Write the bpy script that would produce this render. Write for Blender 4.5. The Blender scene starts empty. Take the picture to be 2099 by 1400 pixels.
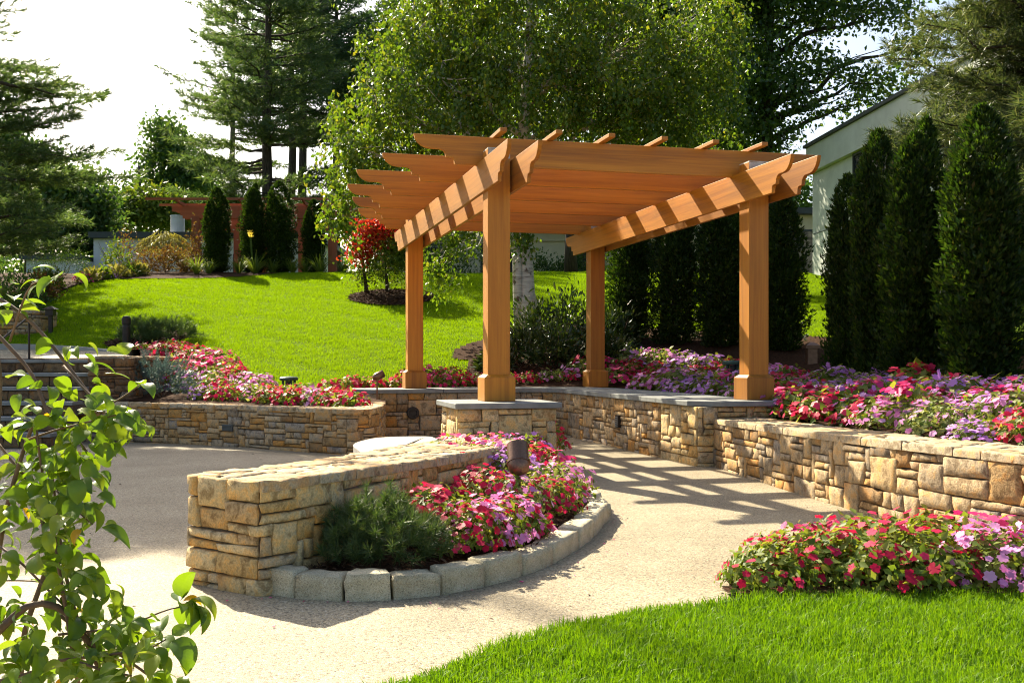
import bpy, math
import numpy as np
from mathutils import Vector
R = math.radians
SC = bpy.context.scene
COL = SC.collection
F, YH, CX = 2144.43, 736.89, 1049.5      # focal length in photo pixels, horizon row, centre column
GZ = -0.165                              # level of the paving (eye is at z = 1)
SUN = np.array([-0.71, 1.062, 1.0]); SUN /= np.linalg.norm(SUN)

# ------------------------------------------------------------------ helpers
def sstep(a, b, x):
    t = np.clip((np.asarray(x, float) - a) / (b - a), 0, 1)
    return t * t * (3 - 2 * t)

def onz(px, py, z):
    "where the sight line through a photo pixel meets height z"
    t = (z - 1) / (-(py - YH) / F)
    return np.array([(px - CX) / F * t, t, z])

def aty(px, py, Y):
    return np.array([(px - CX) / F * Y, Y, 1 - (py - YH) / F * Y])

def tag(o, label=None, cat=None, group=None, kind=None):
    if label: o['label'] = label
    if cat: o['category'] = cat
    if group: o['group'] = group
    if kind: o['kind'] = kind
    return o

def empty(name, loc=(0, 0, 0), rz=0.0, parent=None):
    o = bpy.data.objects.new(name, None); COL.objects.link(o)
    o.location = tuple(float(v) for v in loc); o.rotation_euler = (0, 0, float(rz))
    o.empty_display_size = .1
    if parent: o.parent = parent
    return o

def thing(name, label, cat, loc=(0, 0, 0), rz=0.0, group=None):
    return tag(empty(name, loc, rz), label, cat, group, 'thing')

def link(name, me, mat, parent=None, smooth=False):
    o = bpy.data.objects.new(name, me); COL.objects.link(o)
    for m in (mat if isinstance(mat, (list, tuple)) else [mat]): me.materials.append(m)
    if parent: o.parent = parent
    if smooth: me.polygons.foreach_set('use_smooth', np.ones(len(me.polygons), bool))
    return o

def mesh_np(name, V, Fc, mi=None):
    "mesh from vertices (n,3) and one array of faces (m,k)"
    V = np.ascontiguousarray(V, np.float32); Fc = np.ascontiguousarray(Fc, np.int32)
    me = bpy.data.meshes.new(name)
    m, k = Fc.shape
    me.vertices.add(len(V)); me.vertices.foreach_set('co', V.ravel())
    me.loops.add(m * k); me.loops.foreach_set('vertex_index', Fc.ravel())
    me.polygons.add(m); me.polygons.foreach_set('loop_start', np.arange(0, m * k, k, dtype=np.int32))
    if mi is not None: me.polygons.foreach_set('material_index', np.ascontiguousarray(mi, np.int32))
    me.update(calc_edges=True); me.validate()
    return me

class MB:
    "collects simple shapes into one mesh"
    def __init__(s): s.v = []; s.f = []; s.n = 0
    def add(s, V, Fc):
        s.v += [tuple(float(c) for c in p) for p in V]; s.f += [tuple(int(i) + s.n for i in f) for f in Fc]; s.n += len(V); return s
    def box(s, c, d, rz=0.0):
        x, y, z = [k / 2 for k in d]; co, si = math.cos(rz), math.sin(rz)
        V = [(c[0] + co * a * x - si * b * y, c[1] + si * a * x + co * b * y, c[2] + e * z) for e in (-1, 1) for a, b in ((-1, -1), (1, -1), (1, 1), (-1, 1))]
        return s.add(V, [(3, 2, 1, 0), (4, 5, 6, 7), (0, 1, 5, 4), (1, 2, 6, 5), (2, 3, 7, 6), (3, 0, 4, 7)])
    def taper(s, c, z0, z1, a, b):
        V = [(c[0] + sx * r, c[1] + sy * r, z) for z, r in ((z0, a), (z1, b)) for sx, sy in ((-1, -1), (1, -1), (1, 1), (-1, 1))]
        return s.add(V, [(3, 2, 1, 0), (4, 5, 6, 7), (0, 1, 5, 4), (1, 2, 6, 5), (2, 3, 7, 6), (3, 0, 4, 7)])
    def prism(s, poly, f0, f1):
        "poly: list of 2D points (ccw); f0/f1 map a point to 3D on either end"
        n = len(poly)
        V = [f0(p) for p in poly] + [f1(p) for p in poly]
        return s.add(V, [tuple(range(n))[::-1], tuple(range(n, 2 * n))] + [(i, (i + 1) % n, n + (i + 1) % n, n + i) for i in range(n)])
    def tube(s, P, rad, n=8, cap=True):
        P = np.asarray(P, float); k = len(P)
        rad = np.broadcast_to(np.asarray(rad, float), (k,))
        T = np.gradient(P, axis=0); T /= np.linalg.norm(T, axis=1)[:, None] + 1e-9
        ref = np.array([0.31, 0.17, 0.93]); 
        if abs(T[0] @ ref) > .9: ref = np.array([1, 0.1, 0])
        V = []
        for i in range(k):
            a = np.cross(T[i], ref); a /= np.linalg.norm(a) + 1e-9; b = np.cross(T[i], a)
            for j in range(n):
                q = 2 * math.pi * j / n
                V.append(P[i] + rad[i] * (math.cos(q) * a + math.sin(q) * b))
        Fc = [(i * n + j, i * n + (j + 1) % n, (i + 1) * n + (j + 1) % n, (i + 1) * n + j) for i in range(k - 1) for j in range(n)]
        if cap: Fc += [tuple(range(n))[::-1], tuple((k - 1) * n + j for j in range(n))]
        return s.add(V, Fc)
    def lathe(s, prof, c=(0, 0, 0), n=20, axis=None):
        "prof: (r, z) pairs; axis: optional 3x3"
        V = []
        for r, z in prof:
            for j in range(n):
                q = 2 * math.pi * j / n; p = np.array([r * math.cos(q), r * math.sin(q), z])
                if axis is not None: p = axis @ p
                V.append(p + np.asarray(c))
        k = len(prof)
        Fc = [(i * n + j, i * n + (j + 1) % n, (i + 1) * n + (j + 1) % n, (i + 1) * n + j) for i in range(k - 1) for j in range(n)]
        Fc += [tuple(range(n))[::-1], tuple((k - 1) * n + j for j in range(n))]
        return s.add(V, Fc)
    def obj(s, name, mat, parent=None, smooth=False, bevel=0.0, seg=2):
        me = bpy.data.meshes.new(name); me.from_pydata(s.v, [], s.f); me.update()
        o = link(name, me, mat, parent, smooth)
        if bevel:
            b = o.modifiers.new('bevel', 'BEVEL'); b.width = bevel; b.segments = seg; b.limit_method = 'ANGLE'; b.angle_limit = R(35)
        return o

def catmull(P, step):
    "smooth curve through points, evenly resampled"
    P = np.asarray(P, float)
    Q = np.vstack([2 * P[0] - P[1], P, 2 * P[-1] - P[-2]]); out = []
    for i in range(1, len(Q) - 2):
        for t in np.linspace(0, 1, 24, endpoint=False):
            a, b, c, d = Q[i - 1], Q[i], Q[i + 1], Q[i + 2]
            out.append(.5 * (2 * b + (c - a) * t + (2 * a - 5 * b + 4 * c - d) * t * t + (3 * b - a - 3 * c + d) * t ** 3))
    out.append(Q[-2]); return resample(np.array(out), step)

def resample(P, step):
    d = np.r_[0, np.cumsum(np.linalg.norm(np.diff(P, axis=0), axis=1))]
    n = max(2, int(round(d[-1] / step)) + 1); t = np.linspace(0, d[-1], n)
    return np.stack([np.interp(t, d, P[:, k]) for k in range(P.shape[1])], 1)

def inside(poly, x, y):
    poly = np.asarray(poly); x = np.asarray(x); y = np.asarray(y)
    r = np.zeros(x.shape, bool); j = len(poly) - 1
    for i in range(len(poly)):
        xi, yi = poly[i][:2]; xj, yj = poly[j][:2]
        c = ((yi > y) != (yj > y)) & (x < (xj - xi) * (y - yi) / (yj - yi + 1e-12) + xi)
        r ^= c; j = i
    return r

def dist_poly(P, x, y):
    "distance of points to an open polyline"
    P = np.asarray(P, float); best = np.full(np.shape(x), 1e9)
    for a, b in zip(P[:-1], P[1:]):
        d = b - a; t = np.clip(((x - a[0]) * d[0] + (y - a[1]) * d[1]) / (d @ d + 1e-12), 0, 1)
        best = np.minimum(best, np.hypot(x - a[0] - t * d[0], y - a[1] - t * d[1]))
    return best

def wob(P, s=1.0, seed=0):
    "cheap smooth 3D noise, about -1..1"
    P = np.asarray(P, float) * s; r = np.random.default_rng(seed); o = np.zeros(P.shape[:-1])
    for k in range(5):
        w = r.normal(size=P.shape[-1]); w *= (1 + .55 * k) / np.linalg.norm(w); o += np.sin(P @ w * 2.2 + r.uniform(0, 6.3))
    return o / 2.6

# ------------------------------------------------------------------ materials
def mat_new(name):
    m = bpy.data.materials.new(name); m.use_nodes = True
    nt = m.node_tree; nt.nodes.clear()
    out = nt.nodes.new('ShaderNodeOutputMaterial')
    def N(t, **kw):
        n = nt.nodes.new(t)
        for k, v in kw.items():
            if k in n.inputs: n.inputs[k].default_value = v
            else: setattr(n, k, v)
        return n
    def L(a, ao, b, bi): nt.links.new(a.outputs[ao], b.inputs[bi])
    return m, nt, out, N, L

def ramp(N, stops, interp='LINEAR'):
    r = N('ShaderNodeValToRGB'); e = r.color_ramp; e.interpolation = interp
    while len(e.elements) < len(stops): e.elements.new(.5)
    for x, (p, c) in zip(e.elements, stops): x.position = p; x.color = (*c, 1)
    return r

def leaf_mat(name, stops, transl=.4, tcol=(1.25, 1.35, .55), rough=.5, spec=.35, big=0.0, scale=.6):
    "foliage: each leaf its own tone, light passing through"
    m, nt, out, N, L = mat_new(name)
    g = N('ShaderNodeNewGeometry'); r = ramp(N, stops)
    if big:
        tc = N('ShaderNodeTexCoord'); nz = N('ShaderNodeTexNoise', Scale=scale, Detail=2.0)
        L(tc, 'Object', nz, 'Vector')
        mx = N('ShaderNodeMix', data_type='FLOAT', Factor=big); L(g, 'Random Per Island', mx, 'A'); L(nz, 'Fac', mx, 'B'); L(mx, 'Result', r, 'Fac')
    else: L(g, 'Random Per Island', r, 'Fac')
    b = N('ShaderNodeBsdfPrincipled', Roughness=rough); b.inputs['Specular IOR Level'].default_value = spec
    L(r, 'Color', b, 'Base Color')
    mul = N('ShaderNodeMix', data_type='RGBA', blend_type='MULTIPLY'); mul.inputs['Factor'].default_value = 1
    mul.clamp_result = False
    L(r, 'Color', mul, 6); mul.inputs[7].default_value = (*tcol, 1)
    t = N('ShaderNodeBsdfTranslucent'); L(mul, 2, t, 'Color')
    s = N('ShaderNodeMixShader', Fac=transl); L(b, 0, s, 1); L(t, 0, s, 2); L(s, 0, out, 'Surface')
    return m

def plain(name, col, rough=.6, metal=0.0, spec=.4, var=.12, scale=6.0, bump=0.0, col2=None, coord='Object', stretch=(1, 1, 1), detail=5.0, rvar=0.0):
    m, nt, out, N, L = mat_new(name)
    tc = N('ShaderNodeTexCoord'); mp = N('ShaderNodeMapping'); mp.inputs['Scale'].default_value = stretch
    L(tc, coord, mp, 'Vector')
    nz = N('ShaderNodeTexNoise', Scale=scale, Detail=detail, Roughness=.6); L(mp, 'Vector', nz, 'Vector')
    c2 = col2 or tuple(c * (1 - 2 * var) for c in col); c1 = tuple(min(1, c * (1 + var)) for c in col)
    r = ramp(N, [(.3, c2), (.7, c1)]); L(nz, 'Fac', r, 'Fac')
    b = N('ShaderNodeBsdfPrincipled', Roughness=rough, Metallic=metal); b.inputs['Specular IOR Level'].default_value = spec
    if rvar:
        oi = N('ShaderNodeObjectInfo'); hs = N('ShaderNodeHueSaturation'); ma = N('ShaderNodeMapRange'); ma.inputs['To Min'].default_value = 1 - rvar; ma.inputs['To Max'].default_value = 1 + rvar
        L(oi, 'Random', ma, 'Value'); L(ma, 'Result', hs, 'Value'); L(r, 'Color', hs, 'Color'); L(hs, 'Color', b, 'Base Color')
    else: L(r, 'Color', b, 'Base Color')
    if bump:
        bp = N('ShaderNodeBump', Strength=bump, Distance=.02); L(nz, 'Fac', bp, 'Height'); L(bp, 'Normal', b, 'Normal')
    L(b, 0, out, 'Surface'); return m

def wood_mat(name, axis, base, dark, light):
    "cedar: grain runs along the given local axis"
    m, nt, out, N, L = mat_new(name)
    tc = N('ShaderNodeTexCoord'); mp = N('ShaderNodeMapping'); sc = [26, 26, 26]; sc[axis] = .9; mp.inputs['Scale'].default_value = sc
    oi = N('ShaderNodeObjectInfo'); vm = N('ShaderNodeVectorMath', operation='ADD'); sc2 = N('ShaderNodeVectorMath', operation='SCALE'); sc2.inputs['Scale'].default_value = 40
    cb = N('ShaderNodeCombineXYZ'); L(oi, 'Random', cb, 0); L(oi, 'Random', cb, 1); L(oi, 'Random', cb, 2); L(cb, 0, sc2, 0)
    L(tc, 'Object', mp, 'Vector'); L(mp, 0, vm, 0); L(sc2, 0, vm, 1)
    n1 = N('ShaderNodeTexNoise', Scale=1.0, Detail=6.0, Roughness=.65, Distortion=.6); L(vm, 0, n1, 'Vector')
    n2 = N('ShaderNodeTexNoise', Scale=.22, Detail=3.0); L(vm, 0, n2, 'Vector')
    mx = N('ShaderNodeMix', data_type='FLOAT', Factor=.45); L(n1, 'Fac', mx, 'A'); L(n2, 'Fac', mx, 'B')
    r = ramp(N, [(.3, dark), (.5, base), (.72, light)]); L(mx, 'Result', r, 'Fac')
    hs = N('ShaderNodeHueSaturation'); ma = N('ShaderNodeMapRange'); ma.inputs['To Min'].default_value = .76; ma.inputs['To Max'].default_value = 1.16
    L(oi, 'Random', ma, 'Value'); L(ma, 'Result', hs, 'Value'); L(r, 'Color', hs, 'Color')
    b = N('ShaderNodeBsdfPrincipled', Roughness=.5); b.inputs['Specular IOR Level'].default_value = .5
    b.inputs['Sheen Weight'].default_value = .12; b.inputs['Sheen Roughness'].default_value = .35; b.inputs['Sheen Tint'].default_value = (1, .72, .42, 1)
    L(hs, 'Color', b, 'Base Color')
    bp = N('ShaderNodeBump', Strength=.12, Distance=.01); L(n1, 'Fac', bp, 'Height'); L(bp, 'Normal', b, 'Normal')
    L(b, 0, out, 'Surface'); return m

def stone_mat(name, stops, tint=(1, 1, 1)):
    m, nt, out, N, L = mat_new(name)
    g = N('ShaderNodeNewGeometry'); tc = N('ShaderNodeTexCoord')
    sh = N('ShaderNodeVectorMath', operation='SCALE'); cb = N('ShaderNodeCombineXYZ')
    for i in range(3): L(g, 'Random Per Island', cb, i)
    L(cb, 0, sh, 0); sh.inputs['Scale'].default_value = 31
    ad = N('ShaderNodeVectorMath', operation='ADD'); L(tc, 'Object', ad, 0); L(sh, 0, ad, 1)
    n1 = N('ShaderNodeTexNoise', Scale=11.0, Detail=9.0, Roughness=.68, Distortion=.25); L(ad, 0, n1, 'Vector')
    n2 = N('ShaderNodeTexNoise', Scale=85.0, Detail=5.0, Roughness=.75); L(ad, 0, n2, 'Vector')
    n3 = N('ShaderNodeTexNoise', Scale=3.5, Detail=3.0); L(ad, 0, n3, 'Vector')
    r = ramp(N, stops, 'LINEAR'); L(g, 'Random Per Island', r, 'Fac')
    # rust and weathering patches of the sandstone itself
    r2 = ramp(N, [(.40, (.52, .47, .41)), (.49, (1, 1, 1)), (.60, (1.22, .98, .66))]); L(n1, 'Fac', r2, 'Fac')
    m1 = N('ShaderNodeMix', data_type='RGBA', blend_type='MULTIPLY'); m1.inputs['Factor'].default_value = .95; L(r, 'Color', m1, 6); L(r2, 'Color', m1, 7)
    r3 = ramp(N, [(.38, (.66, .64, .62)), (.6, (1.12, 1.12, 1.10))]); L(n2, 'Fac', r3, 'Fac')
    m2 = N('ShaderNodeMix', data_type='RGBA', blend_type='MULTIPLY'); m2.inputs['Factor'].default_value = .8; L(m1, 2, m2, 6); L(r3, 'Color', m2, 7)
    m3 = N('ShaderNodeMix', data_type='RGBA', blend_type='MIX'); mr = N('ShaderNodeMapRange'); mr.inputs['From Min'].default_value = .6; mr.inputs['From Max'].default_value = .75; mr.inputs['To Max'].default_value = .6
    L(n3, 'Fac', mr, 'Value'); L(mr, 'Result', m3, 'Factor'); L(m2, 2, m3, 6); m3.inputs[7].default_value = (.50, .21, .045, 1)
    b = N('ShaderNodeBsdfPrincipled', Roughness=.85); b.inputs['Specular IOR Level'].default_value = .2
    L(m3, 2, b, 'Base Color')
    mx = N('ShaderNodeMix', data_type='FLOAT', Factor=.4); L(n1, 'Fac', mx, 'A'); L(n2, 'Fac', mx, 'B')
    bp = N('ShaderNodeBump', Strength=1.0, Distance=.02); L(mx, 'Result', bp, 'Height'); L(bp, 'Normal', b, 'Normal')
    L(b, 0, out, 'Surface'); return m

def paving_mat():
    "exposed aggregate concrete: small pebbles of mixed cream, tan and grey"
    m, nt, out, N, L = mat_new('exposed_aggregate')
    tc = N('ShaderNodeTexCoord')
    v = N('ShaderNodeTexVoronoi', Scale=125.0); L(tc, 'Object', v, 'Vector')
    v2 = N('ShaderNodeTexVoronoi', Scale=125.0, feature='DISTANCE_TO_EDGE'); L(tc, 'Object', v2, 'Vector')
    sx = N('ShaderNodeSeparateColor'); L(v, 'Color', sx, 0)
    r = ramp(N, [(0, (.10, .08, .05)), (.18, (.27, .22, .14)), (.4, (.38, .315, .20)), (.7, (.46, .385, .25)), (.86, (.22, .195, .15)), (1, (.60, .53, .39))]); L(sx, 0, r, 'Fac')
    e = N('ShaderNodeMapRange'); e.inputs['From Max'].default_value = .09; e.inputs['To Min'].default_value = .55; L(v2, 'Distance', e, 'Value')
    m1 = N('ShaderNodeMix', data_type='RGBA', blend_type='MULTIPLY'); m1.inputs['Factor'].default_value = 1; L(r, 'Color', m1, 6); L(e, 'Result', m1, 7)
    n1 = N('ShaderNodeTexNoise', Scale=1.1, Detail=5.0, Roughness=.6); L(tc, 'Object', n1, 'Vector')
    r2 = ramp(N, [(.32, (.78, .76, .73)), (.62, (1.06, 1.05, 1.03))]); L(n1, 'Fac', r2, 'Fac')
    m2 = N('ShaderNodeMix', data_type='RGBA', blend_type='MULTIPLY'); m2.inputs['Factor'].default_value = 1; L(m1, 2, m2, 6); L(r2, 'Color', m2, 7)
    b = N('ShaderNodeBsdfPrincipled', Roughness=.7); b.inputs['Specular IOR Level'].default_value = .3; L(m2, 2, b, 'Base Color')
    bp = N('ShaderNodeBump', Strength=.55, Distance=.006); L(v2, 'Distance', bp, 'Height'); L(bp, 'Normal', b, 'Normal')
    L(b, 0, out, 'Surface'); return m

def granite_mat():
    m, nt, out, N, L = mat_new('granite')
    tc = N('ShaderNodeTexCoord'); oi = N('ShaderNodeObjectInfo')
    v = N('ShaderNodeTexVoronoi', Scale=330.0); L(tc, 'Object', v, 'Vector'); sx = N('ShaderNodeSeparateColor'); L(v, 'Color', sx, 0)
    r = ramp(N, [(0, (.18, .145, .09)), (.14, (.43, .375, .25)), (.6, (.56, .49, .335)), (.85, (.68, .61, .44)), (1, (.54, .42, .26))]); L(sx, 0, r, 'Fac')
    n1 = N('ShaderNodeTexNoise', Scale=9.0, Detail=5.0); L(tc, 'Object', n1, 'Vector')
    r2 = ramp(N, [(.3, (.72, .71, .64)), (.7, (1.05, 1.05, 1.03))]); L(n1, 'Fac', r2, 'Fac')
    m1 = N('ShaderNodeMix', data_type='RGBA', blend_type='MULTIPLY'); m1.inputs['Factor'].default_value = 1; L(r, 'Color', m1, 6); L(r2, 'Color', m1, 7)
    hs = N('ShaderNodeHueSaturation'); ma = N('ShaderNodeMapRange'); ma.inputs['To Min'].default_value = .85; ma.inputs['To Max'].default_value = 1.1
    L(oi, 'Random', ma, 'Value'); L(ma, 'Result', hs, 'Value'); L(m1, 2, hs, 'Color')
    b = N('ShaderNodeBsdfPrincipled', Roughness=.8); L(hs, 'Color', b, 'Base Color')
    n2 = N('ShaderNodeTexNoise', Scale=45.0, Detail=4.0); L(tc, 'Object', n2, 'Vector')
    bp = N('ShaderNodeBump', Strength=.6, Distance=.012); L(n2, 'Fac', bp, 'Height'); L(bp, 'Normal', b, 'Normal')
    L(b, 0, out, 'Surface'); return m

def birch_mat():
    m, nt, out, N, L = mat_new('birch_bark')
    tc = N('ShaderNodeTexCoord'); mp = N('ShaderNodeMapping'); mp.inputs['Scale'].default_value = (3.5, 3.5, 26); L(tc, 'Object', mp, 'Vector')
    n1 = N('ShaderNodeTexNoise', Scale=1.0, Detail=4.0, Roughness=.6); L(mp, 0, n1, 'Vector')
    r = ramp(N, [(.28, (.10, .08, .065)), (.37, (.40, .35, .29)), (.5, (.58, .53, .46)), (.75, (.68, .64, .57))]); L(n1, 'Fac', r, 'Fac')
    n2 = N('ShaderNodeTexNoise', Scale=2.6, Detail=5.0, Roughness=.7); L(tc, 'Object', n2, 'Vector')
    mr = N('ShaderNodeMapRange'); mr.inputs['From Min'].default_value = .57; mr.inputs['From Max'].default_value = .63; L(n2, 'Fac', mr, 'Value')
    mx = N('ShaderNodeMix', data_type='RGBA'); L(mr, 'Result', mx, 'Factor'); L(r, 'Color', mx, 6); mx.inputs[7].default_value = (.11, .075, .05, 1)
    b = N('ShaderNodeBsdfPrincipled', Roughness=.75); L(mx, 2, b, 'Base Color')
    bp = N('ShaderNodeBump', Strength=.5, Distance=.02); L(n1, 'Fac', bp, 'Height'); L(bp, 'Normal', b, 'Normal'); L(b, 0, out, 'Surface'); return m

def window_mat():
    m, nt, out, N, L = mat_new('window_glass')
    b = N('ShaderNodeBsdfPrincipled', Roughness=.06); b.inputs['Base Color'].default_value = (.015, .02, .022, 1); b.inputs['Specular IOR Level'].default_value = .7
    L(b, 0, out, 'Surface'); return m

M = {}
STONE = [(0, (.30, .19, .09)), (.1, (.46, .31, .15)), (.22, (.54, .40, .23)), (.34, (.47, .37, .24)), (.44, (.30, .245, .18)), (.54, (.60, .46, .28)), (.66, (.45, .30, .14)), (.74, (.56, .30, .085)), (.80, (.52, .40, .24)), (.9, (.37, .32, .26)), (1, (.58, .42, .22))]
M['stone'] = stone_mat('field_stone', STONE)
M['stone_warm'] = stone_mat('honey_sandstone', [(0, (.56, .36, .13)), (.15, (.66, .49, .24)), (.35, (.72, .57, .32)), (.55, (.60, .46, .24)), (.7, (.74, .59, .34)), (.85, (.54, .43, .28)), (1, (.64, .40, .14))])
M['stone_top'] = stone_mat('flat_topping_stone', [(0, (.50, .40, .25)), (.3, (.56, .46, .31)), (.6, (.60, .51, .36)), (.85, (.48, .33, .17)), (1, (.55, .48, .36))])
M['stone_shade'] = stone_mat('shaded_riser_stone', [(0, (.14, .09, .055)), (.3, (.24, .17, .10)), (.6, (.19, .14, .09)), (.8, (.30, .19, .09)), (1, (.22, .19, .15))])  # deeper shade on the steps and cheek wall put into the stone colour
M['mortar'] = plain('mortar', (.16, .13, .10), .95, var=.3, scale=20, bump=.4)
M['bluestone'] = plain('bluestone', (.235, .245, .23), .7, var=.16, scale=5, bump=.25, spec=.4)
M['slab'] = plain('pale_slab', (.40, .375, .32), .75, var=.08, scale=4, bump=.15)
M['granite'] = granite_mat(); M['paving'] = paving_mat()
M['mulch'] = plain('bark_mulch', (.085, .042, .022), .95, col2=(.016, .009, .006), scale=30, bump=1.0, detail=8, spec=.06)
M['soil_green'] = plain('turf_base', (.085, .145, .008), .95, var=.3, scale=9, bump=.6, detail=8, spec=.05)
cb, cd, cl = (.43, .152, .004), (.23, .070, .002), (.58, .235, .012)
for i, k in enumerate('uvz'): M['wood_' + k] = wood_mat('cedar_' + k, i, cb, cd, cl)
for i, k in enumerate('uvz'): M['red_' + k] = wood_mat('stained_redwood_' + k, i, (.34, .095, .030), (.20, .05, .016), (.42, .13, .045))
M['flash'] = plain('pale_flashing', (.55, .52, .47), .6, var=.2, scale=14)
M['bronze'] = plain('bronze', (.22, .125, .08), .38, metal=.75, var=.15, scale=14)
M['lens'] = window_mat()
M['verdigris'] = plain('verdigris_metal', (.045, .10, .075), .55, metal=.3, var=.25, scale=12)
M['blackmetal'] = plain('dark_iron', (.035, .028, .024), .45, metal=.4, var=.2)
M['grilles'] = plain('grey_plate', (.12, .13, .125), .5, var=.2)
M['boxgrey'] = plain('grey_box', (.33, .33, .31), .5, var=.1)
M['bark'] = plain('dark_bark', (.075, .058, .045), .95, var=.4, scale=7, bump=1.0, stretch=(3, 3, .6), detail=7)
M['bark_grey'] = plain('grey_bark', (.15, .125, .10), .95, var=.35, scale=7, bump=1.0, stretch=(3, 3, .6), detail=7)
M['twig'] = plain('brown_twig', (.17, .105, .065), .7, var=.25, scale=20, bump=.2)
M['birch'] = birch_mat()
M['stucco_grey'] = plain('grey_green_stucco', (.50, .54, .48), .9, var=.07, scale=2.0, bump=.1)
M['stucco_tan'] = plain('tan_stucco', (.62, .56, .36), .9, var=.06, scale=2.0)
M['stucco_pale'] = plain('pale_grey_stucco', (.62, .64, .63), .9, var=.06, scale=2.0)
M['trimdark'] = plain('dark_roof_edge', (.045, .055, .055), .6, var=.1)
M['ventwhite'] = plain('white_vent_metal', (.62, .63, .62), .5, var=.05)
M['glass'] = window_mat()
# ------------------------------------------------------------------ camera, light, sky
cam = bpy.data.cameras.new('camera'); co = bpy.data.objects.new('camera', cam); COL.objects.link(co)
co.location = (0, 0, 1); co.rotation_euler = (R(90), 0, 0)
cam.sensor_width = 36; cam.lens = 36 * F / 2099; cam.shift_y = (YH - 700) / 2099
cam.clip_start = .05; cam.clip_end = 2000
SC.camera = co
sl = bpy.data.lights.new('sun', 'SUN'); sl.energy = 5.0; sl.angle = R(.55); sl.color = (1, .89, .68)
so = bpy.data.objects.new('sun', sl); COL.objects.link(so); so.location = (-20, 40, 40)
so.rotation_euler = Vector(SUN).to_track_quat('Z', 'Y').to_euler()
W = bpy.data.worlds.new('World'); SC.world = W; W.use_nodes = True
nt = W.node_tree; bg = nt.nodes['Background']; sky = nt.nodes.new('ShaderNodeTexSky'); sky.sky_type = 'NISHITA'
sky.sun_disc = False; sky.sun_elevation = math.asin(SUN[2]); sky.sun_rotation = math.atan2(SUN[0], SUN[1])
sky.air_density = 1.0; sky.dust_density = 3.5; sky.ozone_density = 1.0; sky.altitude = 0
nt.links.new(sky.outputs[0], bg.inputs[0]); bg.inputs[1].default_value = .085
SC.view_settings.view_transform = 'Standard'; SC.view_settings.look = 'None'; SC.view_settings.gamma = 1
SC.view_settings.exposure = 1.5
SC.cycles.max_bounces = 6; SC.cycles.diffuse_bounces = 3; SC.cycles.glossy_bounces = 2; SC.cycles.transmission_bounces = 3
SC.cycles.transparent_max_bounces = 4; SC.cycles.caustics_reflective = False; SC.cycles.caustics_refractive = False
SC.cycles.sample_clamp_indirect = 6; SC.cycles.filter_width = 1.1

# ------------------------------------------------------------------ pergola frame (u along the rafters, v away from us)
PX, PY, YAW = -.1658, 11.1335, .251
cy_, sy_ = math.cos(YAW), math.sin(YAW)
def uv(u, v): return np.array([PX + cy_ * u - sy_ * v, PY + sy_ * u + cy_ * v])
PW, PD = 3.007, 5.525

# ------------------------------------------------------------------ ground shape
LW = [(-9.3, 15.25), (-7.6, 15.2), (-5.94, 14.87), (-5.0, 14.58), (-4.13, 14.22), (-3.1, 13.52), (-2.13, 12.87)]          # face of the left retaining wall
RW = [(2.13, 12.3), (2.24, 11.0), (2.42, 9.53), (2.66, 7.9), (2.86, 7.05), (3.12, 6.25), (3.6, 5.4), (4.4, 4.6)]            # face of the right wall
a0 = uv(-.62, 5.0); a1 = uv(PW - .85, 5.0); 
PATIO = [(-30, 15.4), (-9.3, 15.4), (-7.6, 15.45), (-5.9, 15.12), (-4.05, 14.5), (-3.0, 13.8), (-2.0, 13.3), tuple(uv(-1.0, 4.0)), tuple(uv(-.7, 5.85)), tuple(uv(PW - .1, 5.85)), tuple(uv(PW + .2, 4.9)), tuple(uv(PW + .2, 1.2)), (2.75, 11.75), (2.55, 11.6), (2.5, 11.0), (2.7, 9.6), (2.95, 8.0), (3.15, 7.2), (3.42, 6.45), (3.85, 5.7), (4.7, 4.9), (30, 4.0), (30, -15), (-30, -15)]
_py = [-20, 13, 14, 16, 17.4, 18.4, 20, 22, 24, 26, 28, 30, 32, 36, 60, 400]
_pz = [.31, .31, .33, .42, .50, .76, 1.17, 1.63, 2.12, 2.62, 3.10, 3.46, 3.62, 3.80, 4.0, 4.0]
def hill(x, y):
    x = np.asarray(x, float); y = np.asarray(y, float)
    k = np.interp(y, _py, _pz); k = (np.interp(y - .6, _py, _pz) + k + np.interp(y + .6, _py, _pz)) / 3
    wx = np.interp(y, [4, 6.25, 7.9, 9.5, 12, 16, 20, 40], [4.9, 3.4, 2.95, 2.75, 2.5, 2.0, 2.0, 2.0])
    k = k + .115 * np.clip(x - wx, 0, 7) * sstep(27, 19, y)
    k = k + sstep(-5.6, -6.3, x) * sstep(15.1, 16.3, y) * np.clip(1.0 - k, 0, 1)
    k = k + .035 * np.sin(x * .8 + y * .5) * np.sin(y * .55 - x * .3) * sstep(15, 18, y)
    return k
def terr(x, y):
    return np.where(inside(PATIO, np.asarray(x, float), np.asarray(y, float)), -.32, hill(x, y))
def onhill(px, py):
    "first hit of a sight line with the hill"
    t = np.linspace(13, 60, 4000); X = (px - CX) / F * t; Z = 1 - (py - YH) / F * t
    d = hill(X, t) - Z; i = np.argmax(d > 0)
    return np.array([X[i], t[i], hill(X[i], t[i])])

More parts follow.
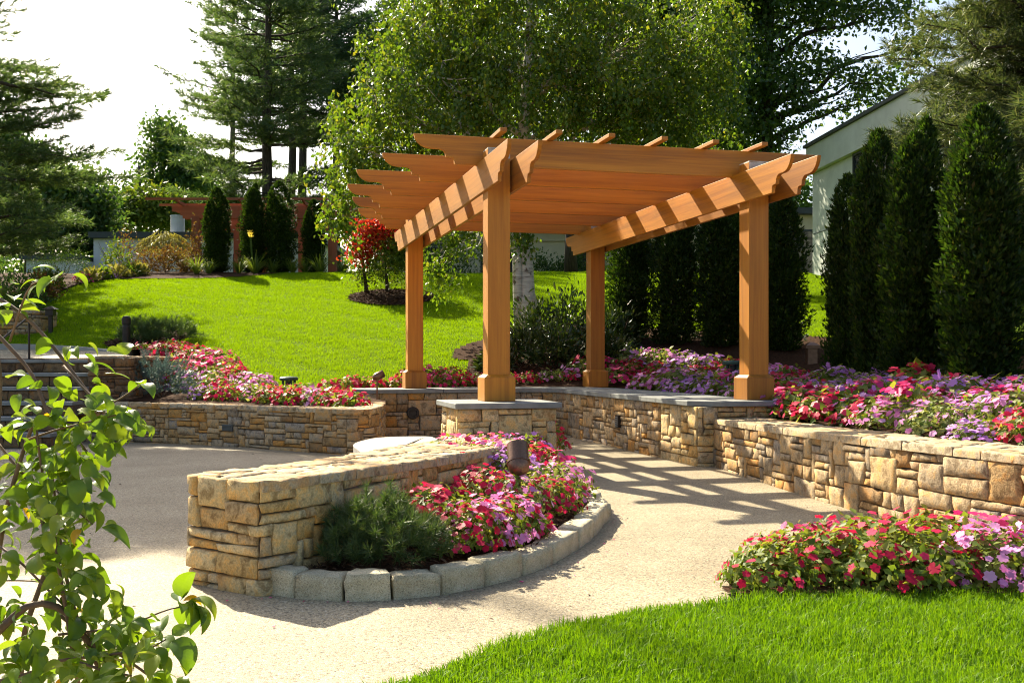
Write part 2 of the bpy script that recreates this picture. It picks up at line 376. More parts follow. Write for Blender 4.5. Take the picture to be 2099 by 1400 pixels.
def sheet(name, poly, step, mat, zf, lift=0.0, kind='structure'):
    poly = np.asarray(poly)[:, :2]; lo = poly.min(0) - step; hi = poly.max(0) + step
    xs = np.arange(lo[0], hi[0], step); ys = np.arange(lo[1], hi[1], step)
    X, Y = np.meshgrid(xs, ys); ok = inside(poly, X[:-1, :-1] + step / 2, Y[:-1, :-1] + step / 2)
    nx = len(xs); i, j = np.nonzero(ok); q = i * nx + j
    V = np.stack([X.ravel(), Y.ravel(), (zf(X, Y) + lift).ravel()], 1)
    Fc = np.stack([q, q + 1, q + nx + 1, q + nx], 1)
    u, inv = np.unique(Fc, return_inverse=True)
    o = link(name, mesh_np(name, V[u], inv.reshape(Fc.shape)), mat, smooth=True)
    return tag(o, kind=kind)

# one ground sheet out to the horizon, fine near, coarse far
xs = np.r_[-600, -300, -150, -90, -60, np.arange(-40, -14, 2.0), np.arange(-14, 14, .2), np.arange(14, 40, 2.0), 60, 90, 150, 300, 600]
ys = np.r_[-200, -60, -20, np.arange(-10, 3, 1.0), np.arange(3, 33, .2), np.arange(33, 60, 2.0), 75, 100, 150, 300, 700]
X, Y = np.meshgrid(xs, ys); nx = len(xs); q = (np.arange(len(ys) - 1)[:, None] * nx + np.arange(nx - 1)[None]).ravel()
tag(link('ground', mesh_np('ground', np.stack([X.ravel(), Y.ravel(), terr(X, Y).ravel()], 1), np.stack([q, q + 1, q + nx + 1, q + nx], 1)), M['soil_green'], smooth=True), kind='structure')
# paving, one level sheet
pv = MB(); P = np.array(PATIO)
pm = [(-30, 15.38), (-9.3, 15.38), (-7.6, 15.4), (-5.9, 15.08), (-4.05, 14.46), (-3.0, 13.76), (-2.0, 13.26), tuple(uv(-1.0, 4.0)), tuple(uv(-.55, 5.4)), tuple(uv(PW - .4, 5.4)), tuple(uv(PW - .4, 1.2)), (2.5, 11.6), (2.45, 11.0), (2.65, 9.6), (2.9, 8.0), (3.1, 7.2), (3.37, 6.45), (3.8, 5.7), (4.65, 4.9), (30, 4.0), (30, -15), (-30, -15)]
pv.add([(x, y, GZ) for x, y in pm], [tuple(range(len(pm)))[::-1]])
tag(pv.obj('paving', M['paving']), kind='structure')
jt = MB()
for (x0, y0), (x1, y1) in (((-9, 6.95), (-1.62, 6.42)), ((.9, 7.3), (2.6, 8.4)), ((-6, 12.6), (-1.2, 10.2))):
    d = np.array([x1 - x0, y1 - y0]); n = np.array([-d[1], d[0]]) / np.linalg.norm(d) * .0022
    jt.add([(x0 - n[0], y0 - n[1], GZ + .004), (x0 + n[0], y0 + n[1], GZ + .004), (x1 + n[0], y1 + n[1], GZ + .004), (x1 - n[0], y1 - n[1], GZ + .004)], [(0, 1, 2, 3)])
tag(jt.obj('paving_joint', M['mortar']), kind='structure')

# ------------------------------------------------------------------ dry stone walls
def pack(L, H, uw, uh, rng, big=5, tall=4):
    "random ashlar: fill a strip with interlocking rectangles, given in jittered grid units"
    nx, ny = max(1, round(L / uw)), max(1, round(H / uh)); g = np.zeros((ny, nx), bool); out = []
    for j in range(ny):
        for i in range(nx):
            if g[j, i]: continue
            w = 1
            tw = int(rng.choice([1, 2, 3, 4, 5, 6], p=[.1, .22, .26, .22, .13, .07])); th = int(rng.choice([1, 2, 3, 4], p=[.38, .37, .18, .07]))
            tw = min(tw, big); th = min(th, tall, ny - j)
            if ny - j - th == 1 and th < tall and rng.random() < .6: th += 1
            while w < tw and i + w < nx and not g[j, i + w]: w += 1
            th = max(1, th)
            g[j:j + th, i:i + w] = True; out.append((i, j, w, th))
    jx = (rng.random((ny + 1, nx + 1)) - .5) * .42; jy = (rng.random((ny + 1, nx + 1)) - .5) * .24
    jx[:, [0, -1]] = 0; jy[[0, -1]] = 0
    def nd(i, j): return np.array([(i + jx[j, i]) / nx, (j + jy[j, i]) / ny])
    return [(nd(i, j), nd(i + w, j), nd(i + w, j + h), nd(i, j + h)) for i, j, w, h in out]

def stones(mapf, L, H, rng, uw=.075, uh=.05, joint=.0042, depth=.014, rough=.0038, back=.06, big=6, tall=4, drop=.010):
    "one island per stone; mapf(a, b, d) -> world with a along 0..1, b up 0..1, d outward in metres"
    VV = []; FF = []; n0 = 0
    for c in pack(L, H, uw, uh, rng, big, tall):
        c = np.array(c); ctr = c.mean(0); w = (c[1, 0] - c[0, 0] + c[2, 0] - c[3, 0]) / 2 * L; h = (c[3, 1] - c[0, 1] + c[2, 1] - c[1, 1]) / 2 * H
        jj = joint * rng.uniform(.5, 1.4)
        sc = np.array([max(.3, 1 - 2 * jj / max(w, .02)), max(.3, 1 - 2 * jj / max(h, .02))]); c = ctr + (c - ctr) * sc
        e = .2 * drop / .02
        def ticks(l):
            k = max(1, int(round(l / .055))); m = min(.3, .006 / l)
            return np.unique(np.r_[0, m, np.linspace(m, 1 - m, k + 1), 1 - m, 1])
        ta, tb = ticks(w), ticks(h); A, B = np.meshgrid(ta, tb); na, nb = len(ta), len(tb)
        p = ((1 - A) * (1 - B))[..., None] * c[0] + (A * (1 - B))[..., None] * c[1] + (A * B)[..., None] * c[2] + ((1 - A) * B)[..., None] * c[3]
        ed = np.minimum(np.minimum(A, 1 - A) * w, np.minimum(B, 1 - B) * h)
        d = rng.uniform(0, depth) + (A - .5) * rng.normal(0, .005) + (B - .5) * rng.normal(0, .005) - drop * (1 - sstep(0, .007, ed)) + rng.normal(0, rough, A.shape) * (ed > .004)
        # uneven outline
        p = p + rng.normal(0, .0014, p.shape) / np.array([L, H])
        p[..., 0] = np.clip(p[..., 0], 0, 1); p[..., 1] = np.clip(p[..., 1], 0, 1)
        V = mapf(p[..., 0].ravel(), p[..., 1].ravel(), d.ravel())
        ring = np.r_[np.arange(na), np.arange(1, nb) * na + na - 1, (nb - 1) * na + np.arange(na - 2, -1, -1), np.arange(nb - 2, 0, -1) * na]
        pr = p.reshape(-1, 2)[ring]; V2 = mapf(pr[:, 0], pr[:, 1], np.full(len(ring), -back))
        q = (np.arange(nb - 1)[:, None] * na + np.arange(na - 1)[None]).ravel()
        Fq = np.stack([q, q + 1, q + na + 1, q + na], 1); k = len(ring); r2 = np.arange(k)
        Fs = np.stack([ring, na * nb + r2, na * nb + (r2 + 1) % k, np.roll(ring, -1)], 1)
        VV += [V, V2]; FF += [Fq + n0, Fs + n0]; n0 += na * nb + k
    return np.vstack(VV), np.vstack(FF)

def frame(P):
    "arc length, point and outward (right-hand) normal lookups along a polyline walked with the solid on its left"
    P = np.asarray(P, float); s = np.r_[0, np.cumsum(np.linalg.norm(np.diff(P, axis=0), axis=1))]
    T = np.gradient(P, axis=0); T /= np.linalg.norm(T, axis=1)[:, None] + 1e-9
    Nn = np.stack([T[:, 1], -T[:, 0]], 1)
    def f(a):
        t = a * s[-1]
        return np.stack([np.interp(t, s, P[:, k]) for k in (0, 1)], 1), np.stack([np.interp(t, s, Nn[:, k]) for k in (0, 1)], 1)
    return f, s[-1]

def facing(P, z0, ztop, rng, mat, parent, name='stone_facing', **kw):
    f, L = frame(P)
    zt = ztop if callable(ztop) else (lambda p: np.full(len(p), ztop))
    H = float(np.mean(zt(np.asarray(P)))) - z0
    def mp(a, b, d):
        p, n = f(a); q = p + n * d[:, None]
        return np.c_[q, z0 + b * (zt(p) - z0)]
    V, Fc = stones(mp, L, H, rng, **kw)
    return link(name, mesh_np(name, V, Fc), mat, parent)

def core(P, z0, ztop, mat, parent, inset=.03, drop=.02, name='mortar'):
    "solid inside the stones, closed outline P walked with the solid on its left"
    P = np.asarray(P, float)
    if np.linalg.norm(P[0] - P[-1]) < 1e-6: P = P[:-1]
    T = np.roll(P, -1, 0) - np.roll(P, 1, 0); T /= np.linalg.norm(T, axis=1)[:, None] + 1e-9
    Q = P - np.stack([T[:, 1], -T[:, 0]], 1) * inset
    zt = ztop(P) if callable(ztop) else np.full(len(P), ztop); b = MB(); n = len(Q)
    V = [(x, y, z0) for x, y in Q] + [(x, y, z - drop) for (x, y), z in zip(Q, zt)]
    b.add(V, [tuple(range(n))[::-1], tuple(range(n, 2 * n))] + [(i, (i + 1) % n, n + (i + 1) % n, n + i) for i in range(n)])
    return b.obj(name, mat, parent)

def topping(A, B, ztop, rng, mat, parent, over=.02, name='top_stones', uw=.13, uh=.1):
    "flat stones across the top between edge A (outer) and edge B"
    fa, La = frame(A); fb, Lb = frame(B); Wd = float(np.mean(np.linalg.norm(resample(np.asarray(A, float), La / 20)[:20] - resample(np.asarray(B, float), Lb / 20)[:20], axis=1)))
    zt = ztop if callable(ztop) else (lambda p: np.full(len(p), ztop))
    def mp(a, b, d):
        pa, _ = fa(a); pb, _ = fb(a); p = pa + (pb - pa) * b[:, None]
        u = (pb - pa) / (np.linalg.norm(pb - pa, axis=1)[:, None] + 1e-9)
        p = p + u * ((b - .5) * 2 * over)[:, None]
        return np.c_[p, zt(p) + d]
    V, Fc = stones(mp, (La + Lb) / 2, Wd, rng, uw=uw, uh=uh, depth=.008, rough=.003, back=.05, big=6, tall=3, joint=.004, drop=.012)
    me = mesh_np(name, V, Fc[:, ::-1]); return link(name, me, mat, parent)

def cap_slab(poly, z0, z1, mat, parent, name='cap_stone', bevel=.008):
    b = MB(); b.prism([tuple(p) for p in poly], lambda p: (p[0], p[1], z0), lambda p: (p[0], p[1], z1))
    return b.obj(name, mat, parent, bevel=bevel)

def fillet(poly, r, k=5):
    "closed polygon with rounded corners"
    P = np.asarray(poly, float); out = []; n = len(P)
    for i in range(n):
        a, b, c = P[i - 1], P[i], P[(i + 1) % n]; rr = r[i] if isinstance(r, (list, tuple)) else r
        u = (a - b) / np.linalg.norm(a - b); w = (c - b) / np.linalg.norm(c - b)
        p0, p2 = b + u * rr, b + w * rr
        for t in np.linspace(0, 1, k): out.append((1 - t) ** 2 * p0 + 2 * t * (1 - t) * b + t * t * p2)
    out.append(out[0]); return np.array(out)

rng = np.random.default_rng(11)
# --- low free-standing wall in front (runs from its end near us up to the left pier)
Redge = [(-1.235, 5.14), (-1.165, 5.23), (-1.048, 5.44), (-.818, 6.04), (-.485, 6.98), (-.254, 7.85), (-.04, 8.9), (.13, 10.2), (.19, 10.62)]
Ledge = [(-1.70, 5.50), (-1.53, 5.9), (-1.41, 6.21), (-1.286, 6.59), (-1.157, 7.19), (-1.06, 7.9), (-.92, 8.8), (-.62, 10.0), (-.47, 10.45)]
zfw = lambda p: .40 - .036 * np.clip(np.asarray(p)[:, 1] - 5.5, 0, 6)
Rc = catmull(Redge, .12); Lc = catmull(Ledge, .12)
wall = thing('low_stone_wall', 'low honey coloured stone wall curving beside the flower bed, its square end nearest the camera', 'stone wall')
loop = np.vstack([Lc[::-1], [(-1.695, 5.47), (-1.66, 5.44)], [(-1.5, 5.32), (-1.38, 5.235), (-1.28, 5.165)], Rc])     # down the left side, round the end, up the right side
facing(resample(loop, .05), GZ - .03, zfw, rng, M['stone_warm'], wall, uw=.078, uh=.047)
core(np.vstack([loop, loop[:1]]), GZ - .03, zfw, M['mortar'], wall)
topping(Rc, Lc, lambda p: zfw(p) - .004, rng, M['stone_top'], wall)

# --- left pier
def rect(u0, u1, v0, v1): return [tuple(uv(u0, v0)), tuple(uv(u1, v0)), tuple(uv(u1, v1)), tuple(uv(u0, v1))]
def pier(label, u0, u1, v0, v1, zt, seed, z0=GZ - .03, cham=None, cap=.058, over=.045):
    rg = np.random.default_rng(seed); t = thing('stone_pier', label, 'stone pier', (0, 0, 0))
    lp = fillet(rect(u0, u1, v0, v1), .035, 4)
    facing(resample(lp, .04), z0, zt - cap, rg, M['stone_warm'], t, uw=.085, uh=.062)
    core(lp, z0, zt - cap, M['mortar'], t, drop=.002)
    pc = rect(u0 - over, u1 + over, v0 - over, v1 + over) if cham is None else [tuple(uv(*p)) for p in cham]
    cap_slab(pc, zt - cap, zt, M['bluestone'], t)
    return t
pier('stone pier with thick bluestone cap under the near left pergola post', -.52, .50, -.56, .42, .561, 21)
# --- right pier: chamfered cap
pier('stone pier with chamfered bluestone cap under the near right pergola post', 3.007 - .83, 3.007 + .30, -.33, .75, .545, 22,
     cham=[(3.007 - .60, -.40), (3.007 + .36, -.40), (3.007 + .36, .8), (3.007 - .88, .8), (3.007 - .88, -.14)])

# --- seat wall: behind, then along the right side
sw = thing('seat_wall', 'tall seat wall with bluestone coping round the back of the pergola', 'stone wall')
inner = [uv(-.62, 4.94), uv(.8, 4.94), uv(1.75, 4.93), uv(2.02, 4.82), uv(2.13, 4.5), uv(2.16, 3.8), uv(2.17, 2.6), uv(2.17, .76)]
outer = [uv(3.4, .76), uv(3.4, 3.5), uv(3.4, 5.0), uv(3.2, 5.8), uv(2.6, 5.95), uv(.8, 5.95), uv(-.55, 5.95), uv(-.85, 5.6), uv(-.92, 5.25)]
ic = catmull(inner, .1); loop = np.vstack([ic, np.array(outer)])
loopc = np.vstack([loop, [uv(-.9, 5.1)], [uv(-.8, 4.97)], loop[:1]])
facing(resample(loopc, .06), GZ - .03, .49, np.random.default_rng(5), M['stone'], sw, uw=.085, uh=.058)
core(loopc, GZ - .03, .49, M['mortar'], sw, drop=.002)
def offs(P, d):
    P = np.asarray(P, float); T = np.gradient(P, axis=0); T /= np.linalg.norm(T, axis=1)[:, None]; return P + np.stack([T[:, 1], -T[:, 0]], 1) * d
io = catmull(inner, .12); io = offs(io, .045)
ob = offs(catmull(inner, .12), -.98)
# coping in separate slabs with tight joints
k = 0; cuts = [0, 8, 17, 26, 30, 35, 43, 52, len(io) - 1]
rg = np.random.default_rng(3)
obx = np.array([uv(np.clip(u_, -.95, 3.42), v_) for u_, v_ in [((cy_ * (p[0] - PX) + sy_ * (p[1] - PY)), (-sy_ * (p[0] - PX) + cy_ * (p[1] - PY))) for p in ob]])
for a, b in zip(cuts[:-1], cuts[1:]):
    A = io[a:b + 1].copy(); B = obx[a:b + 1].copy()
    d0 = (A[1] - A[0]) / np.linalg.norm(A[1] - A[0]) * .003; A[0] += d0; B[0] += d0; A[-1] -= d0; B[-1] -= d0
    if a == 0: A[0] = uv(-.70, 4.89); B = np.vstack([[uv(-.97, 5.2)], B]); B[1] = uv(-.97, 5.9)
    cap_slab(np.vstack([A, B[::-1]] if a else [A, B[:0:-1], B[:1]]), .489, .549 + rg.uniform(-.002, .002), M['bluestone'], sw, 'coping_slab', .006)

# --- left retaining wall
lw = thing('retaining_wall', 'long curved stone retaining wall in shade below the left flower bed', 'stone wall')
Lf = catmull(LW + [(-1.86, 12.86), (-1.72, 13.05), (-1.70, 13.6), (-1.78, 14.6), (-1.9, 15.6)], .1)
facing(Lf, GZ - .03, .39, np.random.default_rng(7), M['stone'], lw, uw=.075, uh=.04)
Lb = np.array([(-2.25, 15.7), (-2.15, 14.4), (-2.35, 13.55), (-3.35, 14.05), (-4.35, 14.75), (-6.05, 15.4), (-7.6, 15.75), (-9.3, 15.8)])
core(np.vstack([Lf, Lb]), GZ - .03, .39, M['mortar'], lw)
topping(catmull(LW + [(-1.95, 12.9)], .12), catmull([(-9.3, 15.75), (-7.6, 15.68), (-6.0, 15.33), (-5.15, 15.02), (-4.32, 14.65), (-3.32, 13.97), (-2.2, 13.4)], .12), .388, np.random.default_rng(8), M['stone_top'], lw)
topping(np.array([(-1.9, 12.9), (-1.72, 13.05), (-1.70, 13.6), (-1.78, 14.6), (-1.9, 15.6)]), np.array([(-2.25, 13.4), (-2.22, 13.5), (-2.2, 13.9), (-2.2, 14.7), (-2.3, 15.6)]), .388, np.random.default_rng(9), M['stone_top'], lw)

# --- right low wall
rw = thing('garden_wall', 'sunlit low stone wall with rough flat top running along the right edge of the path', 'stone wall')
zr = lambda p: np.interp(np.asarray(p)[:, 1], [5, 7, 9, 11.2, 13], [.43, .42, .39, .36, .36])
Rf = catmull(RW, .1)[::-1]            # walked towards the pier so the solid is on the left?
RWf = catmull([(2.16, 12.0)] + RW[1:], .1)
Rb = offs(RWf, -.58)
facing(RWf, GZ - .03, zr, np.random.default_rng(17), M['stone'], rw, uw=.085, uh=.06)
core(np.vstack([RWf, Rb[::-1]]), GZ - .03, zr, M['mortar'], rw)
topping(RWf, Rb, lambda p: zr(p) - .004, np.random.default_rng(18), M['stone_top'], rw)

# --- pale rounded slabs beside the front wall
sb = thing('stone_bench', 'low stone bench with pale rounded slab top tucked beside the front wall', 'stone bench')
bp = fillet([(-1.16, 8.25), (-.98, 8.3), (-.70, 9.9), (-.8, 10.3), (-1.3, 10.25), (-1.46, 9.4)], [.2, .05, .05, .1, .3, .4], 7)[:-1]
facing(resample(np.vstack([bp, bp[:1]]) * .985 + np.array([-1.07, 9.3]) * .015, .05), GZ - .02, .19, np.random.default_rng(2), M['stone'], sb, uw=.085, uh=.055)
cap_slab(bp, .19, .245, M['slab'], sb, 'slab_top', .02)

# ------------------------------------------------------------------ granite edging
gp = [onz(x, y, GZ) for x, y in ((519, 1213), (602, 1226), (703, 1233), (804, 1230), (906, 1220), (995, 1202), (1073, 1181), (1134, 1156), (1188, 1124), (1219, 1100), (1247, 1066))]
gp = [p[:2] for p in gp] + [np.array(p) for p in ((.715, 7.55), (.70, 8.1), (.66, 8.65), (.60, 9.2), (.545, 9.75), (.50, 10.2))]
ords = ['first', 'second', 'third', 'fourth', 'fifth', 'sixth', 'seventh', 'eighth', 'ninth', 'tenth', 'eleventh', 'twelfth', 'thirteenth', 'fourteenth', 'fifteenth', 'sixteenth', 'seventeenth', 'eighteenth', 'nineteenth', 'twentieth']
rg = np.random.default_rng(31); gpa = np.array(gp); gT = np.gradient(gpa, axis=0)
for i in range(len(gp) - 1):
    a, b = gpa[i], gpa[i + 1]; d = b - a; l = np.linalg.norm(d); d /= l
    na = np.array([-gT[i][1], gT[i][0]]) / np.linalg.norm(gT[i]); nb = np.array([-gT[i + 1][1], gT[i + 1][0]]) / np.linalg.norm(gT[i + 1])
    w = .14; a_, b_ = a + d * .006, b - d * .006; h = .118 + rg.uniform(-.014, .014); tl = rg.uniform(-.006, .006)
    A = [a_, b_, b_ + nb * w, a_ + na * w]
    nxk, nyk, nzk = 6, 4, 4; V = []
    # rough box: grid on every face from a bilinear cell
    bm = {}
    def vid(x, y, z):
        k = (x, y, z)
        if k not in bm:
            s, t, r = x / nxk, y / nyk, z / nzk
            p = (1 - s) * (1 - t) * A[0] + s * (1 - t) * A[1] + s * t * A[2] + (1 - s) * t * A[3]
            e = (x in (0, nxk)) + (y in (0, nyk)) + (z == nzk)
            q = np.r_[p, GZ - .04 + r * (h + .04 + tl * (s - .5))]
            c = np.r_[np.mean(A, 0), GZ + h / 2]
            q = q + (c - q) * (0, 0, .02, .045)[e] * np.array([1, 1, .6]) + rg.normal(0, .0028, 3)
            bm[k] = len(V); V.append(q - np.r_[np.mean(A, 0), GZ])
        return bm[k]
    Fc = []
    for x in range(nxk):
        for y in range(nyk): Fc.append([vid(x, y, nzk), vid(x + 1, y, nzk), vid(x + 1, y + 1, nzk), vid(x, y + 1, nzk)])
        for z in range(nzk):
            Fc.append([vid(x, 0, z), vid(x + 1, 0, z), vid(x + 1, 0, z + 1), vid(x, 0, z + 1)]); Fc.append([vid(x + 1, nyk, z), vid(x, nyk, z), vid(x, nyk, z + 1), vid(x + 1, nyk, z + 1)])
    for y in range(nyk):
        for z in range(nzk):
            Fc.append([vid(0, y + 1, z), vid(0, y, z), vid(0, y, z + 1), vid(0, y + 1, z + 1)]); Fc.append([vid(nxk, y, z), vid(nxk, y + 1, z), vid(nxk, y + 1, z + 1), vid(nxk, y, z + 1)])
    o = link('granite_block', mesh_np('granite_block', np.array(V), np.array(Fc)), M['granite'])
    o.location = (*np.mean(A, 0), GZ)
    tag(o, f'rough granite edging block, {ords[i]} along the bed from the honey stone wall end', 'edging stone', 'granite blocks edging the front flower bed', 'thing')

# mulch beds
front_bed = [tuple(p) for p in Rc[::3]] + [(.2, 10.6), (.48, 10.3)] + [tuple(p) for p in offs(gpa, -.085)[::-1]]
sheet('mulch_bed', front_bed, .05, M['mulch'], lambda x, y: GZ + .07 + .015 * wob(np.stack([x, y], -1), 2.5, 4) + .08 * sstep(.12, .9, dist_poly(gpa, x, y)))

# ------------------------------------------------------------------ main pergola
pg = thing('pergola', 'large cedar pergola with scroll cut rafters standing on the stone piers', 'pergola', (PX, PY, 0), YAW)
SCR = [(0, 0), (.012, -.045), (.04, -.088), (.08, -.122), (.125, -.142), (.18, -.15), (.245, -.15), (.285, -.152), (.318, -.166), (.34, -.192), (.350, -.236), (.425, -.240), (.437, -.262), (.445, -.31)]
ZT, ZB = 3.117, 2.774
def scroll(x0, x1, zt, zb, w):
    k = (zt - zb) / .31
    a = [(x0 + dx * w, zt + dz * k) for dx, dz in SCR]; b = [(x1 - dx * w, zt + dz * k) for dx, dz in SCR]
    return a + b[::-1]
for (u, v, zc) in ((0, 0, .561), (PW, 0, .545), (0, PD, .549), (PW, PD, .549)):
    s = .1208
    p = MB().box((u, v, (3.22 + zc) / 2 + .1), (2 * s, 2 * s, 3.22 - zc - .2)).obj('post', M['wood_z'], pg, bevel=.006)
    b = MB().box((u, v, zc + .125), (.335, .335, .25)); b.taper((u, v), zc + .25, zc + .283, .1675, .124)
    b.obj('plinth', M['wood_z'], p, bevel=.006)
    MB().box((u, v, 3.222), (.238, .238, .012)).obj('post_cap', M['flash'], p)
    # pale flashing on the faces of the post top, between the beams
    MB().box((u, v - s - .002, 3.165), (.235, .004, .095)).obj('flashing_plate', M['flash'], p)
for u0 in (0, PW):
    for uo in (-.157 + .0, .1475 - .0):
        th = .042
        ua = u0 + (uo if uo < 0 else uo - .0); ub = ua + th
        pr = scroll(-1.113, 6.66, ZT, ZB, .92)
        MB().prism(pr, lambda p: (ub, p[0], p[1]), lambda p: (ua, p[0], p[1])).obj('beam', M['wood_v'], pg, bevel=.004)
tips = [(-.847, .235), (-1.037, 1.386), (-1.22, 2.55), (-1.228, 3.69), (-1.045, 4.80), (-.844, 5.94)]
for i, (tu, v) in enumerate(tips):
    v0 = .24 + 1.135 * i; right = 2 * 1.578 - tu if i else 3.99
    MB().prism(scroll(tu, right, 3.41, 3.10, 1.0), lambda p: (p[0], v0 + .05, p[1]), lambda p: (p[0], v0, p[1])).obj('rafter', M['wood_u'], pg, bevel=.004)
for px, py in ((1040, 262), (1154, 267), (1262, 274), (1370, 280), (1475, 287), (1575, 292)):
    q = onz(px, py, 3.455)[:2] - np.array([PX, PY]); u = cy_ * q[0] + sy_ * q[1]; v = -sy_ * q[0] + cy_ * q[1]
    MB().box((u - .04, (v + 6.35) / 2, 3.434), (.075, 6.35 - v, .042)).obj('purlin', M['wood_v'], pg, bevel=.004)
# ------------------------------------------------------------------ foliage builders
def unit(a): return a / (np.linalg.norm(a, axis=-1, keepdims=True) + 1e-9)
def rdir(rng, n, up=0.0):
    d = unit(rng.normal(size=(n, 3))); d[:, 2] += up; return unit(d)

def leaf_quads(P, D, Nn, Ln, Wd, fold=.15, sharp=.42):
    "folded diamond leaves: base, two sides, tip"
    P = np.asarray(P); n = len(P); Ln = np.broadcast_to(Ln, (n,))[:, None]; Wd = np.broadcast_to(Wd, (n,))[:, None]
    S = unit(np.cross(D, Nn)); U = np.cross(S, D)
    m = P + D * Ln * sharp
    V = np.stack([P, m + S * Wd / 2 + U * Wd * fold, P + D * Ln, m - S * Wd / 2 + U * Wd * fold], 1).reshape(-1, 3)
    i = np.arange(n)[:, None] * 4
    return V, np.vstack([i + np.array([0, 1, 2]), i + np.array([0, 2, 3])])

def spikes(P, D, Ln, Wd, rng):
    "thin needle triangles"
    n = len(P); S = unit(np.cross(D, rng.normal(size=(n, 3)))) * (np.broadcast_to(Wd, (n,))[:, None] / 2)
    V = np.stack([P - S, P + S, P + D * np.broadcast_to(Ln, (n,))[:, None]], 1).reshape(-1, 3)
    return V, np.arange(3 * n).reshape(n, 3)

class TM:
    "triangle soup collector"
    def __init__(s): s.V = []; s.F = []; s.n = 0; s.m = []
    def add(s, VF, mi=0):
        V, Fc = VF; s.V.append(V); s.F.append(Fc + s.n); s.n += len(V); s.m.append(np.full(len(Fc), mi)); return s
    def mesh(s, name): return mesh_np(name, np.vstack(s.V), np.vstack(s.F), np.concatenate(s.m))

def bend(a, b, k, rng, sag=0.0, jit=.05):
    a = np.asarray(a, float); b = np.asarray(b, float); t = np.linspace(0, 1, k)[:, None]
    p = a + (b - a) * t; l = np.linalg.norm(b - a)
    p[1:-1] += rng.normal(0, jit * l / k, (k - 2, 3)); p[:, 2] += sag * l * 4 * t[:, 0] * (1 - t[:, 0]); return p

LIT = np.array([(-14, 6.2), (-3.2, 6.3), (-2.0, 6.7), (-1.85, 9.0), (-2.0, 11.8), (-2.7, 13.1), (-5.8, 14.2), (-6.9, 14.0), (-6.9, 17.3), (-6.0, 18.0), (-3.0, 17.8), (-1.0, 15.2), (-.6, 12.6), (.35, 13.5), (.9, 13.4), (1.3, 12.2), (2.6, 12.6), (3.6, 12.6), (4.5, 11.8), (5.6, 7.2), (6.5, 4), (12, 2), (12, -8), (-14, -8)])
def keeps_sun(P, m=0.0):
    "False for points of a crown that would darken the ground the photograph shows in full sun"
    t = (P[:, 2] - GZ) / SUN[2]; x = P[:, 0] - SUN[0] * t; y = P[:, 1] - SUN[1] * t
    return ~inside(LIT, x, y)

def crown_points(blobs, n, rng, shell=2.2, gap=.25, gs=1.0, seed=0):
    "points spread through a union of ellipsoids, kept away from noise hollows so sky shows through"
    vol = np.array([b[1][0] * b[1][1] * b[1][2] for b in blobs]) ** .8; vol /= vol.sum(); out = []; own = []
    for i, (c, r) in enumerate(blobs):
        k = int(n * vol[i] * (1 + gap)) + 3
        d = rdir(rng, k); rad = rng.random(k) ** (1 / (shell + .8))
        p = np.asarray(c) + d * rad[:, None] * np.asarray(r) * (1 + .22 * wob(d * 2.0 + i, 1.3, seed + i))[:, None]
        keep = (wob(p, gs, seed + 50) > -1 + 2 * gap * rng.uniform(.4, 1.0, k) - .25) & keeps_sun(p)
        out.append(p[keep]); own.append(np.full(keep.sum(), i))
    return np.vstack(out), np.concatenate(own)

def broadleaf(name, label, cat, base, trunk, blobs, nclump, per, leaf, mat, bark, rng, spread=.28, droop=.2, group=None, r0=.2, gap=.25, gs=.6, strand=0.0, top=None, seed=0, limbs=True, sharp=.45, width=.62):
    "tree with tapered trunk, limbs to every crown lobe and a crown of single leaves in clumps"
    base = np.asarray(base, float)
    t = thing(name, label, cat, base, 0, group)
    tb = MB(); trunk = np.asarray(trunk, float)
    rr = np.linspace(r0, r0 * .35, len(trunk)); rr[0] *= 1.35
    tb.tube(trunk - base, rr, 12)
    P, own = crown_points(blobs, nclump, rng, gap=gap, gs=gs, seed=seed)
    if limbs:
        for i, (c, r) in enumerate(blobs):
            c = np.asarray(c, float); zz = np.clip(c[2] - .35 * np.linalg.norm(c[:2] - trunk[-1][:2]) - .3 * r[2], trunk[0][2] + .35 * (trunk[-1][2] - trunk[0][2]), trunk[-1][2])
            s = np.array([np.interp(zz, trunk[:, 2], trunk[:, k]) for k in range(3)])
            lp = bend(s, c, 7, rng, .06, .25); q = r0 * .33
            tb.tube(lp - base, np.linspace(q, q * .2, 7), 6)
            mine = P[own == i]
            for p in mine[rng.permutation(len(mine))[:max(4, len(mine) // 14)]]:
                k = rng.integers(2, 7); tb.tube(bend(lp[k], p, 5, rng, .05, .2) - base, np.linspace(q * .24, q * .05, 5), 4, False)
    tb.obj('trunk', bark, t, smooth=True)
    n = len(P); k = per; tm = TM()
    idx = np.repeat(np.arange(n), k); off = rng.normal(0, 1, (n * k, 3)) * spread
    if strand:
        u = rng.random(n * k); hang = rng.uniform(.4, 1.0, n)[idx] * strand
        off = rng.normal(0, .045, (n * k, 3)) * (1 + u[:, None]) ; off[:, 2] -= u * hang
        sw = rng.normal(0, .14, (n, 3)); off += sw[idx] * u[:, None]
    else: off[:, 2] *= .7
    Q = P[idx] + off - base
    D = rdir(rng, n * k, -droop * 2.2); Nn = rdir(rng, n * k, .55)
    L_ = leaf * rng.uniform(.65, 1.3, n * k)
    tm.add(leaf_quads(Q, D, Nn, L_, L_ * width, .14, sharp))
    link('crown', tm.mesh('crown'), mat, t)
    return t

